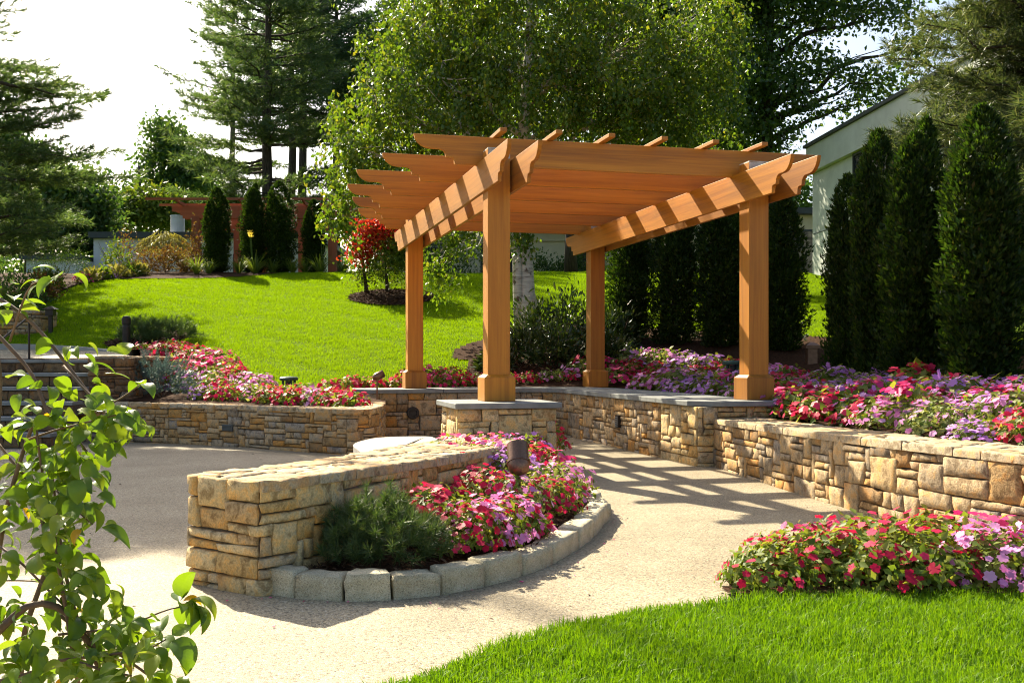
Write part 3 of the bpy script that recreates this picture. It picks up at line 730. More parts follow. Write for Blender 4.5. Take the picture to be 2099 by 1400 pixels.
def conifer(name, label, base, h, z_lo, rad, mat, bark, rng, r0=.22, whorl=.55, nb=6, tuft=.14, per=11, wd=.012, cat='tree', group=None, lean=(0, 0), rise=.12, az=None, top_z=None, dens=1.0, step=.16, zmax=None):
    "white pine: whorls of long level branches carrying flat sprays of needle tufts"
    base = np.asarray(base, float); t = thing(name, label, cat, base, 0, group); tb = MB()
    k = 9; zz = np.linspace(0, h, k); tr = np.c_[lean[0] * (zz / h) ** 1.5, lean[1] * (zz / h) ** 1.5, zz]; tr[1:-1, :2] += rng.normal(0, .03, (k - 2, 2))
    tb.tube(tr, np.linspace(r0, r0 * .12, k), 10)
    TP = []; TD = []
    z = z_lo
    while z < (zmax or h * .99):
        c = np.array([np.interp(z, tr[:, 2], tr[:, i]) for i in range(3)]); f = (z - z_lo) / (h - z_lo)
        for j in range(nb):
            a = rng.uniform(0, 2 * math.pi) if az is None else rng.uniform(*az)
            l = rad(f) * rng.uniform(.55, 1.12)
            if l < .25: continue
            d = np.array([math.cos(a), math.sin(a), 0.0]); e = c + d * l + np.array([0, 0, l * (rise + .25 * f + rng.normal(0, .05))])
            if not keeps_sun(base + np.array([e, (c + e) / 2])).all(): continue
            bp = bend(c + np.array([0, 0, rng.normal(0, .15)]), e, 7, rng, -.05, .12); tb.tube(bp, np.linspace(.016 + .011 * l, .006, 7), 5, False)
            s = np.array([-d[1], d[0], 0])
            for q in np.arange(.25, 1.0, step * .9 / max(l, .3)):
                o = np.array([np.interp(q, np.linspace(0, 1, 7), bp[:, i]) for i in range(3)])
                for sg in (-1, 1):
                    sl = l * .38 * (1.15 - q) * rng.uniform(.4, 1.1) + .12
                    dr = unit(d * rng.uniform(.5, 1.0) + s * sg * rng.uniform(.5, 1.0) + np.array([0, 0, rng.normal(.08, .1)]))
                    kk = max(1, int(sl / step * dens))
                    for w in np.linspace(.25, 1, kk):
                        if rng.random() < .1: continue
                        TP.append(o + dr * sl * w + rng.normal(0, .03, 3)); TD.append(unit(dr + np.array([0, 0, .25]) + rng.normal(0, .25, 3)))
            TP.append(e); TD.append(unit(d + np.array([0, 0, .3])))
        z += whorl * rng.uniform(.7, 1.2) * (1 - .35 * f)
    tb.obj('trunk', bark, t, smooth=True)
    TP = np.array(TP); TD = np.array(TD); n = len(TP); idx = np.repeat(np.arange(n), per)
    D = unit(TD[idx] * .9 + rng.normal(0, .55, (n * per, 3))); P = TP[idx] + TD[idx] * (rng.uniform(-.5, .3, n * per) * tuft)[:, None]
    link('crown', TM().add(spikes(P, D, tuft * rng.uniform(.7, 1.2, n * per), wd, rng)).mesh('crown'), mat, t)
    return t, n * per

# ------------------------------------------------------------------ foliage materials
M['birch_leaf'] = leaf_mat('birch_leaf', [(0, (.05, .105, .012)), (.45, (.09, .16, .016)), (.85, (.135, .195, .02)), (1, (.20, .20, .03))], .48, (1.6, 1.5, .5), .38, .5)
M['dark_leaf'] = leaf_mat('dark_oak_leaf', [(0, (.04, .088, .022)), (.6, (.07, .13, .028)), (1, (.115, .165, .03))], .48, (1.5, 1.5, .5), .4, .5)
M['mid_leaf'] = leaf_mat('maple_leaf', [(0, (.035, .085, .025)), (.6, (.065, .13, .032)), (1, (.11, .165, .035))], .4, (1.5, 1.45, .5), .5, .3)
M['lime_leaf'] = leaf_mat('lime_leaf', [(0, (.06, .115, .014)), (.6, (.10, .16, .02)), (1, (.17, .19, .03))], .42, (1.4, 1.35, .5), .5, .3)
M['pine'] = leaf_mat('white_pine_needle', [(0, (.055, .11, .045)), (.6, (.09, .155, .055)), (1, (.15, .20, .06))], .45, (1.4, 1.35, .6), .4, .5)
M['pine_dark'] = leaf_mat('dark_pine_needle', [(0, (.045, .10, .055)), (.6, (.07, .13, .065)), (1, (.11, .16, .065))], .42, (1.4, 1.4, .7), .4, .5)  # darker, bluer needles for the pines nearer the birch
M['pine_olive'] = leaf_mat('olive_pine_needle', [(0, (.05, .085, .03)), (.5, (.085, .12, .045)), (1, (.17, .18, .09))], .4, (1.3, 1.3, .6), .4, .4)
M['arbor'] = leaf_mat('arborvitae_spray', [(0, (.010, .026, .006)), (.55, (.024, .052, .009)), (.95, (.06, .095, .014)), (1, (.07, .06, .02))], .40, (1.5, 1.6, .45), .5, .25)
M['mugo'] = leaf_mat('mugo_needle', [(0, (.04, .085, .025)), (.6, (.075, .13, .035)), (1, (.16, .19, .07))], .28, (1.4, 1.4, .6), .38, .5)
M['bluespruce'] = leaf_mat('blue_spruce_needle', [(0, (.07, .12, .115)), (.6, (.11, .17, .16)), (1, (.17, .23, .21))], .2, (1.2, 1.3, 1.0), .5, .3)
M['imp_leaf'] = leaf_mat('impatiens_leaf', [(0, (.085, .145, .018)), (.5, (.16, .22, .035)), (1, (.29, .31, .07))], .42, (1.35, 1.3, .5), .5, .22)
M['imp_var'] = leaf_mat('variegated_leaf', [(0, (.09, .15, .03)), (.45, (.19, .25, .06)), (1, (.40, .41, .15))], .4, (1.25, 1.2, .6), .55, .2)
M['pet_red'] = leaf_mat('red_petal', [(0, (.46, .008, .045)), (.6, (.62, .018, .08)), (1, (.74, .05, .14))], .38, (1.1, .9, 1.0), .5, .25)
M['pet_rose'] = leaf_mat('rose_petal', [(0, (.62, .02, .14)), (.6, (.74, .06, .24)), (1, (.80, .16, .36))], .38, (1.1, .9, 1.0), .5, .25)
M['pet_pink'] = leaf_mat('pink_petal', [(0, (.66, .20, .48)), (.6, (.76, .30, .60)), (1, (.84, .48, .74))], .38, (1.1, .95, 1.05), .5, .25)
M['pet_lilac'] = leaf_mat('lilac_petal', [(0, (.50, .20, .58)), (.6, (.62, .31, .68)), (1, (.74, .46, .78))], .38, (1.05, .95, 1.1), .5, .25)
M['dogwood'] = leaf_mat('dogwood_leaf', [(0, (.075, .15, .016)), (.6, (.125, .22, .02)), (.985, (.17, .24, .025)), (.99, (.50, .30, .02)), (1, (.58, .30, .03))], .45, (1.7, 1.55, .35), .36, .5)
M['redmaple'] = leaf_mat('red_maple_leaf', [(0, (.30, .015, .012)), (.6, (.45, .035, .02)), (1, (.50, .14, .03))], .42, (1.3, 1.0, .8), .5, .3)
M['rhodo'] = leaf_mat('rhododendron_leaf', [(0, (.020, .042, .010)), (.6, (.036, .068, .014)), (1, (.10, .13, .03))], .15, (1.4, 1.4, .5), .32, .5)
M['barberry'] = leaf_mat('bronze_shrub_leaf', [(0, (.10, .045, .02)), (.5, (.16, .085, .025)), (1, (.16, .15, .03))], .38, (1.3, 1.2, .6), .5, .3)
M['gold'] = leaf_mat('golden_thread_leaf', [(0, (.22, .22, .05)), (.6, (.32, .30, .08)), (1, (.42, .38, .12))], .35, (1.2, 1.15, .6), .5, .3)
M['strap'] = leaf_mat('daylily_leaf', [(0, (.07, .13, .02)), (.6, (.12, .19, .03)), (1, (.24, .27, .06))], .4, (1.3, 1.25, .5), .45, .35)
M['yellow'] = leaf_mat('yellow_petal', [(0, (.75, .50, .05)), (1, (.85, .68, .15))], .4, (1, 1, .7), .5, .2)
M['grass'] = leaf_mat('grass_blade', [(0, (.070, .165, .008)), (.5, (.115, .225, .010)), (.85, (.17, .28, .012)), (1, (.25, .30, .04))], .45, (1.55, 1.5, .25), .5, .2, big=.35, scale=.8)
M['grass_hill'] = leaf_mat('hill_grass_blade', [(0, (.15, .26, .008)), (.5, (.19, .31, .008)), (.85, (.23, .35, .008)), (1, (.27, .36, .012))], .45, (1.5, 1.45, .2), .6, .12, big=.3, scale=.35)
M['litter'] = leaf_mat('bark_chip', [(0, (.04, .022, .013)), (.6, (.10, .055, .03)), (1, (.20, .12, .07))], .02, (1, 1, 1), .9, .15)

# ------------------------------------------------------------------ grass
def blades(name, poly, dens, h, w, mat, seed, zf, tilt=.35, seg=True, holes=(), fade=None):
    rng = np.random.default_rng(seed); poly = np.asarray(poly)[:, :2]; lo, hi = poly.min(0), poly.max(0)
    n = int(np.prod(hi - lo) * dens); x = rng.uniform(lo[0], hi[0], n); y = rng.uniform(lo[1], hi[1], n); k = inside(poly, x, y)
    for hp in holes: k &= ~inside(hp, x, y)
    if fade is not None: k &= rng.random(n) < fade(x, y)
    x, y = x[k], y[k]; n = len(x); P = np.stack([x, y, zf(x, y) - .008], 1)
    hh = h * rng.uniform(.55, 1.25, n) * (1 + .25 * wob(np.stack([x, y], 1), 2.2, seed)); a = rng.uniform(0, 2 * math.pi, n)
    hz = np.stack([np.cos(a), np.sin(a), np.zeros(n)], 1); S = np.stack([-np.sin(a), np.cos(a), np.zeros(n)], 1)
    tl = np.abs(rng.normal(0, tilt, n)); ww = w * rng.uniform(.7, 1.3, n)
    up = np.array([0, 0, 1.0])
    a2 = rng.uniform(0, 6.28, n); S = np.stack([np.cos(a2), np.sin(a2), np.zeros(n)], 1)
    m = P + (hz * (.35 * tl)[:, None] + up * .6) * hh[:, None]; e = P + (hz * tl[:, None] * 1.1 + up * (1 - .25 * np.minimum(tl, 1.5))[:, None]) * hh[:, None]
    if seg:
        V = np.stack([P - S * ww[:, None] / 2, P + S * ww[:, None] / 2, m + S * ww[:, None] * .4, m - S * ww[:, None] * .4, e], 1).reshape(-1, 3)
        i = np.arange(n)[:, None] * 5; Fc = np.vstack([i + np.array([0, 1, 2]), i + np.array([0, 2, 3]), i + np.array([3, 2, 4])])
    else:
        V = np.stack([P - S * ww[:, None] / 2, P + S * ww[:, None] / 2, e], 1).reshape(-1, 3); Fc = np.arange(3 * n).reshape(n, 3)
    return tag(link(name, mesh_np(name, V, Fc), mat), 'fine bright green lawn grass', 'grass', None, 'stuff')

# ------------------------------------------------------------------ bedding plants
def impatiens_parts(seed, flower, leafy, rad, hgt, nl, nf, fl=.062, ll=.062):
    "one mounded plant: leaves and open five petalled flowers"
    rng = np.random.default_rng(seed)
    def dome(n, lo):
        a = rng.uniform(0, 2 * math.pi, n); q = rng.random(n) ** .55; t = q * 1.45
        r = rad * np.sin(t) / .99; z = hgt * np.cos(t) ** .9
        bump = 1 + .16 * np.sin(3 * a + seed) * np.sin(2.2 * t) + rng.normal(0, .06, n)
        p = np.stack([np.cos(a) * r * bump, np.sin(a) * r * bump, np.maximum(.015, z * bump)], 1)
        return p * rng.uniform(lo, 1.0, n)[:, None] ** np.array([.8, .8, 1]), unit(np.stack([np.cos(a) * np.sin(t) / rad, np.sin(a) * np.sin(t) / rad, np.cos(t) / hgt + .4], 1))
    P, Nn = dome(nl, .5)
    D = unit(np.cross(Nn, rdir(rng, nl)) + Nn * rng.uniform(-.1, .5, nl)[:, None])
    L_ = ll * rng.uniform(.6, 1.3, nl)
    tm = TM().add(leaf_quads(P, D, unit(Nn + rng.normal(0, .35, (nl, 3))), L_, L_ * .52, .16, .45))
    ns = 14; SP, SN = dome(ns, .85); st = np.zeros_like(SP)   # stems
    leaf = tm.mesh('foliage')
    P, Nn = dome(nf, .97); P = P + Nn * .012; Nn = unit(Nn + rng.normal(0, .35, Nn.shape) + np.array([0, -.05, .25]))
    X = unit(np.cross(Nn, rdir(rng, nf))); Y = np.cross(Nn, X); sz = fl * rng.uniform(.7, 1.2, nf) / 2
    VV = []; FF = []
    b = 0
    for j in range(5):
        q = 2 * math.pi * j / 5 + .1; c, s = math.cos(q), math.sin(q); dr = X * c + Y * s; sd = -X * s + Y * c
        w = .40 + .06 * (j == 0)
        lift = Nn * (sz * rng.uniform(-.12, .14, nf))[:, None]
        z = sz[:, None]
        V = np.stack([P, P + dr * z * .55 - sd * z * w * 1.1 + lift * .4, P + dr * z * 1.0 - sd * z * w * .62 + lift, P + dr * z * .93 + lift * .5, P + dr * z * 1.0 + sd * z * w * .62 + lift, P + dr * z * .55 + sd * z * w * 1.1 + lift * .4], 1).reshape(-1, 3)
        i = np.arange(nf)[:, None] * 6 + b
        FF.append(np.vstack([i + np.array(k) for k in ((0, 1, 2), (0, 2, 3), (0, 3, 4), (0, 4, 5))])); VV.append(V); b += nf * 6
    # keep a flower's petals one island: weld the centres
    V = np.vstack(VV); Fc = np.vstack(FF); cen = (Fc[:, 0] % (nf * 6))
    Fc = np.where((Fc % 6) == 0, Fc % (nf * 6), Fc)
    return leaf, mesh_np('blossoms', V, Fc)

PLANT = {}
def plant_proto(kind, size):
    key = (kind, size)
    if key not in PLANT:
        big = size == 'near'; out = []
        for v in range(3):
            nl, nf = (600, 135) if big else (230, 72)
            if kind == 'pale': nf = int(nf * .35)
            if kind == 'leafy': nf = int(nf * .36); nl = int(nl * 1.45)
            sc = 1.0 if big else 1.35
            out.append(impatiens_parts(100 + v * 7 + len(kind), kind, 0, .25, .24, nl, nf, (.047 if kind != 'leafy' else .05) if big else .068, (.048 if big else .06) * sc))
        PLANT[key] = out
    return PLANT[key]
PETAL = {'red': 'pet_red', 'rose': 'pet_rose', 'pink': 'pet_pink', 'lilac': 'pet_lilac', 'pale': 'pet_pink', 'leafy': 'pet_red'}
def impatiens(kind, size, loc, scale, rng, label, group, zs=1.0):
    leaf, blo = plant_proto(kind, size)[rng.integers(3)]
    t = thing('impatiens_plant', label, 'flower', loc, rng.uniform(0, 6.28), group); t.scale = (scale, scale, scale * zs)
    for nm, me, m in (('foliage', leaf, M['imp_var' if kind == 'pale' else 'imp_leaf']), ('blossom', blo, M[PETAL[kind]])):
        key = me.name + m.name
        if key not in PLANT:
            c = me.copy(); c.name = nm; c.materials.append(m); PLANT[key] = c
        o = bpy.data.objects.new(nm, PLANT[key]); COL.objects.link(o); o.parent = t
    return t

# ------------------------------------------------------------------ arborvitae
def arbor_mesh(seed, H, Rm, n, spray, lobes):
    "columnar evergreen: many upright flat sprays; a few leaders give the split top"
    rng = np.random.default_rng(seed); tm = TM()
    P = []; Nn = []
    for (ox, oy, h, r) in lobes:
        m = int(n * r / sum(l[3] for l in lobes)); z = rng.random(m) ** .9; a = rng.uniform(0, 2 * math.pi, m)
        prof = np.interp(z, [0, .05, .2, .6, .82, .94, 1.0], [.72, .90, 1.0, .95, .72, .40, .04])
        lump = 1 + .16 * np.sin(a * 3 + z * 15 + seed) + .13 * np.sin(a * 4 - z * 27 + 2 * seed) + .07 * np.sin(a * 7 + z * 53) + rng.normal(0, .05, m)
        rr = r * prof * lump * rng.uniform(.72, 1.03, m)
        P.append(np.stack([ox * z ** .7 + np.cos(a) * rr, oy * z ** .7 + np.sin(a) * rr, .03 + z * h], 1)); Nn.append(np.stack([np.cos(a), np.sin(a), np.zeros(m)], 1))
    P = np.vstack(P); O = np.vstack(Nn); m = len(P)
    base_d = unit(O * .55 + np.array([0, 0, 1.0]) + rng.normal(0, .25, (m, 3)))
    side = unit(np.cross(base_d, O + rng.normal(0, .8, (m, 3))))
    for k, (s, l) in enumerate(((-.55, .75), (0, 1.0), (.55, .75), (-1.0, .5), (1.0, .5))):
        D = unit(base_d + side * s + rng.normal(0, .12, (m, 3))); L_ = spray * l * rng.uniform(.7, 1.25, m)
        tm.add(leaf_quads(P, D, unit(np.cross(side, D) + rng.normal(0, .3, (m, 3))), L_, L_ * .30, .1, .55))
    return tm.mesh('crown')

def shoot_shrub(seed, rx, ry, hz, nshoot, per, shoot, needle, wd, up=.8, flat=.9):
    "needle shrub of radiating shoots"
    rng = np.random.default_rng(seed); a = rng.uniform(0, 2 * math.pi, nshoot); t = rng.random(nshoot) ** .6 * 1.5
    lump = 1 + .14 * np.sin(3 * a + seed) + rng.normal(0, .07, nshoot)
    q = rng.uniform(.62, 1.0, nshoot)
    P = np.stack([np.cos(a) * np.sin(t) * rx * lump * q, np.sin(a) * np.sin(t) * ry * lump * q, hz * np.cos(t) ** flat * lump * q + .02], 1)
    D = unit(np.stack([np.cos(a) * np.sin(t), np.sin(a) * np.sin(t), np.cos(t) + up], 1) + rng.normal(0, .22, (nshoot, 3)))
    idx = np.repeat(np.arange(nshoot), per); n = len(idx)
    Q = P[idx] + D[idx] * (rng.uniform(-.2, 1, n) * shoot)[:, None]
    Dn = unit(D[idx] * .75 + rdir(rng, n) * .8)
    return TM().add(spikes(Q, Dn, needle * rng.uniform(.7, 1.2, n), wd, rng)).mesh('foliage')

def leaf_shrub(seed, rx, ry, hz, n, leaf, width=.5, up=.3, lo=.55):
    rng = np.random.default_rng(seed); a = rng.uniform(0, 2 * math.pi, n); t = rng.random(n) ** .6 * 1.55
    lump = 1 + .16 * np.sin(3 * a + seed) + .1 * np.sin(5 * a + 4 * t) + rng.normal(0, .07, n); q = rng.uniform(lo, 1, n) * lump
    P = np.stack([np.cos(a) * np.sin(t) * rx * q, np.sin(a) * np.sin(t) * ry * q, np.maximum(.02, hz * np.cos(t) * q)], 1)
    O = np.stack([np.cos(a) * np.sin(t), np.sin(a) * np.sin(t), np.cos(t)], 1)
    D = unit(O + np.array([0, 0, up]) + rng.normal(0, .6, (n, 3))); L_ = leaf * rng.uniform(.6, 1.3, n)
    return TM().add(leaf_quads(P, D, rdir(rng, n, .6), L_, L_ * width, .14, .5)).mesh('foliage')

def strap_plant(seed, n, l, w, flowers=0):
    "tuft of arching strap leaves"
    rng = np.random.default_rng(seed); a = rng.uniform(0, 2 * math.pi, n); o = np.stack([np.cos(a), np.sin(a), np.zeros(n)], 1); s = np.stack([-np.sin(a), np.cos(a), np.zeros(n)], 1)
    ll = l * rng.uniform(.6, 1.2, n); el = rng.uniform(.15, .85, n); tm = TM(); up = np.array([0, 0, 1.0]); pts = []
    for k in range(5):
        u = k / 4; r = el * u * (1 + .5 * u); z = u * (1 - .75 * el * u * u)
        c = o * (r * ll)[:, None] + up * (z * ll)[:, None] + o * .03; ww = w * (1 - .8 * u ** 2)
        pts += [c - s * ww / 2, c + s * ww / 2]
    V = np.stack(pts, 1).reshape(-1, 3); i = np.arange(n)[:, None] * 10
    Fc = np.vstack([np.vstack([i + np.array([2 * k, 2 * k + 1, 2 * k + 3]), i + np.array([2 * k, 2 * k + 3, 2 * k + 2])]) for k in range(4)])
    return mesh_np('foliage', V, Fc)
# ------------------------------------------------------------------ lawns and beds
rg = np.random.default_rng(77)
def H3(x, y): return np.array([x, y, float(hill(x, y))])
def on(px, py): return onhill(px, py)
lawn_px = [(255, 742), (300, 760), (450, 752), (470, 772), (520, 796), (640, 803), (720, 806)]
# lawn outline (world): front edge above the left bed, then the crest bed, then right
def pl2(pts): return [tuple(on(x, y)[:2]) for x, y in pts]
crest = [(-14, 21.4)] + pl2([(72, 672), (84, 636), (112, 606), (160, 586), (230, 574), (320, 573), (420, 572), (520, 567)]) + [(-6.2, 31.2), (-4.6, 31.6), (-1.5, 31.8), (0, 33), (4, 34), (8.5, 33)]
lawn_front = [(8.6, 15), (6.2, 18.6), (4.6, 20.2), (3.0, 21.6), (1.6, 22.4)] + pl2([(1052, 690), (1010, 696), (965, 706), (928, 722), (925, 736), (960, 742), (955, 790)]) + pl2([(880, 797), (760, 801), (640, 801), (560, 800), (515, 792), (482, 772), (462, 754), (430, 738), (380, 726), (330, 722), (268, 722), (240, 716)]) + [(-9, 20.3), (-14, 20.4)]
LAWN = lawn_front + crest
ring = [(-2.95 + 1.05 * math.cos(t), 25.6 + 1.0 * math.sin(t)) for t in np.linspace(0, 6.28, 20)[:-1]]      # mulch ring of the red maple
isl = pl2([(215, 712), (262, 717), (300, 714), (345, 706), (388, 694), (384, 684), (350, 678), (300, 684), (250, 694), (215, 705)])
vis = lambda x, y: np.where((np.abs(x / y + 0.08) < .6), 1, .0)
blades('lawn_grass', LAWN, 3600, .052, .012, M['grass_hill'], 5, hill, .5, False, (ring, isl), vis)
FL = [onz(x, y, GZ)[:2] for x, y in ((700, 1440), (830, 1402), (1000, 1342), (1150, 1291), (1300, 1260), (1490, 1237), (1800, 1227), (2099, 1217), (2400, 1205))]
FLAWN = [tuple(p) for p in FL] + [(4.6, 5.2), (4.6, 2.3), (1.5, 2.2), (-.6, 3.0)]
sheet('front_lawn', FLAWN, .06, M['soil_green'], lambda x, y: GZ + .012 + 0 * x)
blades('lawn_grass', FLAWN, 15000, .052, .0046, M['grass'], 6, lambda x, y: GZ + .012 + 0 * x, .5, True, (), lambda x, y: np.where(np.abs(x / y) < .62, 1, 0))
# mulch beds on the slope
sheet('mulch_bed', [(-9.3, 15.5), (-6, 15.2), (-4.3, 14.6), (-3.2, 13.8), (-2.1, 13.2), (-1.8, 15.0), tuple(uv(-.95, 5.6)), tuple(uv(3.4, 5.9)), (2.0, 17.4), (1.2, 18.4)] + lawn_front[6:23] + [(-8.2, 19.4), (-8.0, 15.8)], .1, M['mulch'], hill, .03)
sheet('mulch_bed', [tuple(uv(3.3, 5.9)), tuple(uv(3.4, .7)), (2.9, 11.2), (3.1, 9.6), (3.4, 8.0), (3.6, 7.2), (3.9, 6.4), (4.6, 5.4), (12, 5.4), (12, 14)] + lawn_front[:7] + [(1.2, 18.4)], .1, M['mulch'], hill, .03)
sheet('mulch_bed', [(x, y) for x, y in crest[:12]] + [(0, 36), (-5, 38), (-20, 38), (-20, 22)], .15, M['mulch'], hill, .03)
sheet('mulch_bed', ring, .07, M['mulch'], hill, .035); sheet('mulch_bed', isl, .07, M['mulch'], hill, .035)
sheet('mulch_bed', [tuple(uv(-1.1, 5.55)), tuple(uv(3.5, 5.5)), tuple(uv(3.55, 6.2)), (2.2, 18.6), (.3, 18.2), (-1.6, 17.0)], .06, M['mulch'], hill, .034)
# bark chips on the near bed
fb = np.array(front_bed); lo, hi = fb.min(0), fb.max(0); n = 9000
x = rg.uniform(lo[0], hi[0], n); y = rg.uniform(lo[1], 8.5, n); k = inside(fb, x, y); x, y = x[k], y[k]; n = len(x)
P = np.stack([x, y, GZ + .075 + .015 * wob(np.stack([x, y], -1), 2.5, 4) + .08 * sstep(.12, .9, dist_poly(gpa, x, y)) + rg.uniform(0, .02, n)], 1)
ex = [P]
for pl_, nn in ((ring, 2600), (isl, 1200), ([(-.9, 18.5), (.2, 17.9), (1.8, 18.6), (1.5, 21), (-.5, 20)], 2500)):
    pq = np.array(pl_); l2, h2 = pq.min(0), pq.max(0); xx = rg.uniform(l2[0], h2[0], nn); yy = rg.uniform(l2[1], h2[1], nn); kk = inside(pq, xx, yy); ex.append(np.stack([xx[kk], yy[kk], hill(xx[kk], yy[kk]) + .045 + rg.uniform(0, .02, kk.sum())], 1))
P = np.vstack(ex); bigc = 1 + 1.2 * (P[:, 1] > 12); n = len(P)
D = rdir(rg, n); D[:, 2] *= .25
tag(link('bark_chips', TM().add(leaf_quads(P, unit(D), rdir(rg, n, 1.2), rg.uniform(.02, .07, n) * bigc, rg.uniform(.006, .014, n) * bigc, .2)).mesh('bark_chips'), M['litter']), 'shredded bark mulch chips on the front bed', 'mulch', None, 'stuff')

# ------------------------------------------------------------------ bedding flowers
def px_of(p): return np.array([CX + F * p[0] / p[1], YH + F * (1 - p[2]) / p[1]])
def nearest(px, py, picks): return min(picks, key=lambda k: (k[0] - px) ** 2 + 2.2 * (k[1] - py) ** 2)[2]
# front bed, by eye from the picture: where each mound stands
mound = lambda x, y: GZ + .1 + .1 * sstep(0, .9, float(dist_poly(gpa, np.array([x]), np.array([y]))[0]))
front = [(890, 1050, 'red', 1.0), (985, 1075, 'red', .95), (920, 985, 'red', 1.0), (1000, 1010, 'red', 1.0), (1075, 1070, 'pink', .98), (1125, 1050, 'pink', .9), (1060, 1010, 'pale', .95), (1120, 985, 'pale', 1.0),
         (1185, 1055, 'red', .85), (1205, 1005, 'red', .9), (945, 935, 'rose', 1.1), (1000, 945, 'pink', 1.05), (870, 985, 'rose', .8), (1085, 945, 'red', 1.05), (1150, 945, 'rose', 1.0), (1195, 970, 'pink', .9), (1215, 950, 'pale', .75),
         (1035, 960, 'lilac', .95), (1010, 915, 'rose', 1.0), (1075, 905, 'red', .9), (1115, 915, 'lilac', 1.1), (1150, 925, 'rose', .8), (1105, 870, 'red', 1.0), (1130, 890, 'red', .7), (845, 965, 'red', .6), (1180, 925, 'pink', .7)]
where = {0: 'right of the dark pine shrub', 4: 'at the granite edge'}
cnt = {}
order = sorted(range(len(front)), key=lambda i: front[i][0])
nth = {}
for i in order:
    kd = front[i][2]; cnt[kd] = cnt.get(kd, 0) + 1; nth[i] = cnt[kd]
KN = {'red': 'crimson', 'rose': 'rose red', 'pink': 'clear pink', 'lilac': 'lilac', 'pale': 'pale green leafy', 'leafy': 'leafy red'}
for i, (px, py, kd, s) in enumerate(front):
    q = onz(px, py + 42, -.02)
    t = s * (1.0 if q[1] < 7.5 else 1.1)
    for _ in range(30):
        if float(dist_poly(gpa, q[0:1], q[1:2])[0]) > .15 + .18 * t: break
        q[0] -= .025; q[1] += .012
    impatiens(kd, 'near', (q[0], q[1], mound(q[0], q[1]) - .02), t * 1.06, rg, f'{KN[kd]} impatiens, {ords[nth[i]-1]} of its colour from the left in the granite edged bed', 'impatiens in the granite edged bed')
# foreground bed right
fg = [(1.22, 5.36, 'leafy', .95), (1.50, 5.55, 'leafy', 1.1), (1.38, 5.75, 'red', .8), (1.78, 5.42, 'leafy', 1.12), (1.95, 5.75, 'leafy', 1.25), (1.66, 5.85, 'rose', 1.0), (2.12, 5.48, 'leafy', 1.15), (2.3, 5.85, 'leafy', 1.2), (2.0, 6.15, 'red', .9), (2.48, 5.5, 'pink', 1.15), (2.62, 5.85, 'rose', 1.15), (2.35, 6.2, 'rose', .85), (2.85, 5.5, 'pink', 1.2), (2.98, 5.85, 'red', 1.0), (3.2, 5.5, 'rose', 1.1)]
sheet('mulch_bed', [(1.05, 5.12), (1.15, 5.55), (1.5, 6.0), (2.1, 6.35), (2.6, 6.45), (3.1, 6.2), (3.55, 5.42), (4.4, 4.6), (4.4, 5.15), (1.9, 5.08)], .05, M['mulch'], lambda x, y: GZ + .03 + 0 * x)
fgl = ['at the left tip of the foreground bed', 'behind the front lawn, second from the left', 'at the path side of the left tip', 'along the lawn edge, third from the left', 'in the middle of the foreground bed', 'on the path side, left of centre', 'along the lawn edge, right of centre', 'behind the lawn edge, right of centre', 'on the path side, nearest the stone wall', 'along the lawn edge near the picture edge', 'behind the pink mounds by the stone wall', 'at the foot of the sunlit wall', 'at the right end along the lawn', 'at the right end by the wall', 'last one along the lawn']
for (x, y, kd, s), w in zip(fg, fgl):
    impatiens(kd, 'near', (x + .10 * max(0, 2.0 - x), y - .08, GZ + .0), s * 1.06, rg, f'{KN[kd]} impatiens plant {w}', 'impatiens in the foreground bed', .98)
# left bed above the retaining wall
picks = [(285, 731, 'red'), (376, 731, 'red'), (413, 752, 'rose'), (346, 796, 'red'), (305, 796, 'lilac'), (400, 800, 'lilac'), (433, 776, 'pale'), (473, 783, 'red'), (450, 808, 'red'), (513, 800, 'pink'), (510, 814, 'pale'), (557, 810, 'red'), (594, 806, 'red'), (631, 806, 'pale'), (638, 816, 'pink'), (685, 813, 'red'), (712, 810, 'red'), (745, 806, 'lilac'), (765, 790, 'red'), (769, 820, 'rose'), (810, 790, 'red'), (883, 788, 'rose'), (940, 778, 'red'), (1079, 778, 'red'), (1107, 782, 'pale'), (1152, 786, 'pink'), (1188, 774, 'red')]
spots = []
wl = catmull(LW + [(-2.0, 12.9)], .37)
for r_, (d, n0) in enumerate(((-.86, 6), (-1.2, 5))):
    for p in offs(wl, d)[n0:]: spots.append((p + rg.normal(0, .05, 2), .98 if r_ == 0 else .9))
for p in resample(offs(catmull(LW[3:], .3), -1.62), .42): spots.append((p + rg.normal(0, .07, 2), .9))
for ex_ in ((330, 722), (380, 726), (430, 738), (448, 746), (462, 754), (474, 763), (482, 772), (498, 782), (515, 792), (540, 797), (405, 732), (355, 724)):
    e_ = on(*ex_)
    for dd in (.32, .75): spots.append((e_[:2] + np.array([.03, -dd]) + rg.normal(0, .05, 2), 1.1))
for p in ((-5.75, 17.9), (-5.5, 18.2), (-5.75, 17.3), (-5.3, 17.5), (-4.95, 17.1), (-5.2, 16.7), (-4.7, 16.5), (-4.45, 15.9), (-4.75, 15.45)): spots.append((np.array(p), 1.25))
for p in ((-1.95, 14.1), (-2.0, 14.6), (-2.05, 15.1), (-2.1, 15.6), (-2.5, 14.9), (-2.5, 15.6), (-3.0, 15.3), (-2.2, 16.2), (-1.8, 16.5), (-2.8, 16.1)): spots.append((np.array(p), .95))
for u in np.arange(-.9, 3.3, .37): spots.append((uv(u, 6.22 + rg.uniform(-.03, .05)), .95 if u < .6 else .85))
for u in np.arange(.1, .9, .35): spots.append((uv(u, 6.62), 1.15))
LB = []
